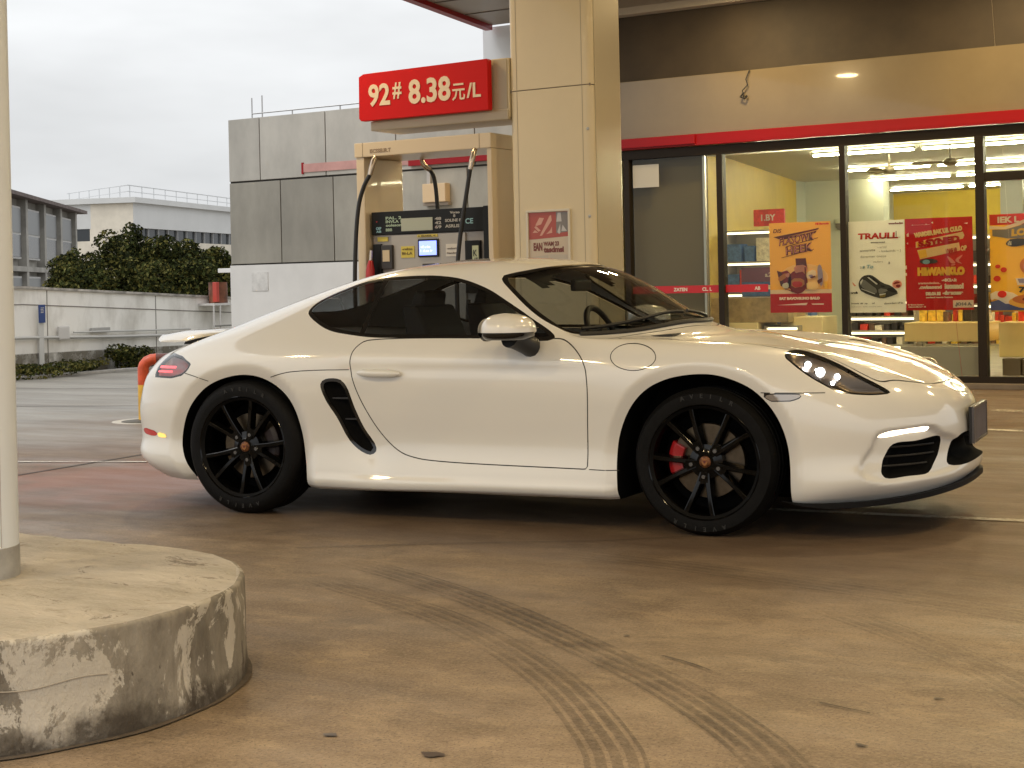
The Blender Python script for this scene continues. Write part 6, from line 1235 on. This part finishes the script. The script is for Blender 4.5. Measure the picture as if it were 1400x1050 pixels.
# ---- wheels
tyre_m = mat('tyre_rubber', (.0045, .0042, .004), .6, spec=.14, bump=.25, bscale=160, vary=.25, vscale=12)
rim_m = mat('gloss_black_rim', (.002, .002, .002), .12, spec=.32)
disc_m = mat('brake_disc_steel', (.13, .105, .075), .3, metal=.9, vary=.15, vscale=30, stretch=(1, .2, 1))
red_m = mat('red_caliper', (.32, .006, .008), .35, coat=.3); dim_red = mat('dark_caliper', (.010, .003, .003), .5)
nut_m = mat('wheel_bolt', (.25, .25, .25), .25, metal=1)
crest_m = mat('wheel_crest', (.22, .085, .03), .4, metal=.4, col2=(.06, .02, .01), vscale=70)
def wheel(loc, Rt, wd, rot, front, sd):
    wh = bpy.data.objects.new('wheel', None); C.objects.link(wh); wh.parent = car; wh.location = loc; wh.empty_display_size = .2
    if sd > 0: wh.rotation_euler = (0, 0, math.pi)
    h = wd / 2; t = MB()
    prof = [(.243, h-.02), (.258, h-.004), (.285, h), (.312, h-.002), (Rt-.018, h-.013), (Rt-.004, h-.032), (Rt, h-.05)]
    gr = []
    for g in (-.55, 0.0, .55):
        yg = -g * h * .9; gr += [(Rt, yg + .008), (Rt-.008, yg + .006), (Rt-.008, yg - .006), (Rt, yg - .008)]
    prof = prof + gr + [(r, -y) for r, y in prof[::-1]]
    t.lathe([(r, y) for r, y in prof], 96, 'y')
    ty = t.build('tyre', tyre_m, wh, smooth=True, angle=32)
    sm = MB()
    for base in (86, 266):
        for n, ch in enumerate('AVEILR'):
            q = text_mesh(MB(), ch, -.009, -.009, .020, depth=.004, bold=.0006); ang = R(base + 22 - n * 9)
            q.xform(Matrix.Translation((.301*math.cos(ang), -h + .0005, .301*math.sin(ang))) @ Matrix.Rotation(-(ang - math.pi/2), 4, 'Y')); sm.add(q.v, q.f)
    sm.build('sidewall_lettering', mat('worn_sidewall_letter', (.018, .017, .015), .6), ty, fix=False)
    r = MB()
    r.lathe([(.240, h-.03), (.243, -.02), (.247, -h+.03), (.262, -h+.012), (.2645, -h+.004), (.261, -h+.001), (.256, -h+.006), (.250, -h+.022), (.243, -h+.034), (.232, -.01), (.228, h-.03)], 96, 'y')
    yf = -h + .022
    for p in range(5):
        for e in (-1, 1):
            st = []
            for i in range(7):
                k = i / 6; rr = .045 + k * .206; a = R(rot + 72*p) + e * R(11.5 + 3.5*k) if k > 0 else R(rot + 72*p) + e * R(11)
                cx, cz = rr*math.cos(a), rr*math.sin(a); tx, tz = -math.sin(a), math.cos(a)
                y = yf + .020 * (1 - k)**1.6 - .004*k; wt, wb = .0095 + .003*abs(k-.5), .021 - .003*k
                st.append([(cx + tx*d, yy, cz + tz*d) for d, yy in ((-wb, y + .036), (-wt, y + .002), (-wt*.7, y), (wt*.7, y), (wt, y + .002), (wb, y + .036))])
            vs = [v for s in st for v in s]; r.add(vs, [(6*i + j, 6*i + (j+1) % 6, 6*(i+1) + (j+1) % 6, 6*(i+1) + j) for i in range(6) for j in range(6)])
    for p in range(5):                                                  # each pair of spokes springs from one flat web
        a = R(rot + 72*p); pts = [(rr*math.cos(a + t), rr*math.sin(a + t)) for rr, t in ((.04, -.30), (.075, -.25), (.112, -.235), (.100, 0), (.112, .235), (.075, .25), (.04, .30))]
        r.prism(pts, 'y', yf + .012, yf + .040)
    r.lathe([(.001, yf+.012), (.040, yf+.012), (.050, yf+.018), (.078, yf+.026), (.082, yf+.05), (.05, yf+.07)], 40, 'y')
    rim = r.build('rim', rim_m, wh, smooth=True, angle=30)
    for j in range(5):
        a = R(rot + 72*j); q = MB().lathe([(.0005, -.004), (.009, -.004), (.011, 0), (.011, .012)], 12, 'y', (.068*math.cos(a), yf + .010, .068*math.sin(a))); q.build('bolt', nut_m, rim, smooth=True, angle=40)
    cp = MB().lathe([(.0005, yf+.004), (.023, yf+.005), (.0265, yf+.008), (.0275, yf+.014)], 32, 'y').build('centre_cap', crest_m, rim, smooth=True)
    cs = MB()                                                           # crest shield on the cap: border, bars and a small inner shield
    sh = [(-.013, .015), (.013, .015), (.014, 0), (.009, -.011), (0, -.017), (-.009, -.011), (-.014, 0)]
    cs.prism(sh, 'y', yf + .0015, yf + .0048); cs.build('crest', mat('crest_gold', (.38, .17, .06), .35, metal=.6), cp)
    ci = MB().prism([(x*.42, z*.42 + .001) for x, z in sh], 'y', yf + .0003, yf + .0014)
    for x0, x1, z0, z1 in ((-.0115, -.006, .003, .005), (-.0115, -.006, .008, .010), (.006, .0115, .003, .005), (.006, .0115, .008, .010)): ci.box(x0, x1, yf + .0006, yf + .0014, z0, z1)
    ci.build('crest_device', mat('crest_dark', (.12, .02, .015), .4), cp)
    dk = MB().lathe([(.060, -.030), (.168, -.030), (.170, -.026), (.170, .004), (.168, .008), (.06, .008)], 64, 'y')
    dk.build('brake_disc', disc_m, wh, smooth=True, angle=30)
    MB().lathe([(.001, -.045), (.075, -.045), (.08, -.03), (.001, -.029)], 32, 'y').build('disc_hat', satin_black, wh, smooth=True, angle=30)
    MB().lathe([(.001, .05), (.236, .05), (.236, .052)], 48, 'y').build('back_plate', deep_black, wh)
    ca = MB(); mid = 180 if front else 10; sp_ = 30 if front else 26; vs = []; K = 12
    for i in range(K + 1):
        a = R(mid - sp_ + 2*sp_*i/K)
        for rr, y in ((.115, -.062), (.160, -.068), (.182, -.055), (.182, .02), (.115, .02)): vs.append((rr*math.cos(a), y, rr*math.sin(a)))
    ca.add(vs, [(5*i + j, 5*i + (j+1) % 5, 5*(i+1) + (j+1) % 5, 5*(i+1) + j) for i in range(K) for j in range(5)] + [tuple(range(5)), tuple(range(5*K, 5*K + 5))])
    ca.build('brake_caliper', red_m if front else dim_red, wh, bevel=.006)
    return wh
for sd in (-1, 1):
    wheel((-1.2375, sd*(.880 - .1325), .3468), .3468, .265, -8, False, sd)
    wheel((1.2375, sd*(.872 - .1175), .336), .336, .235, -25, True, sd)
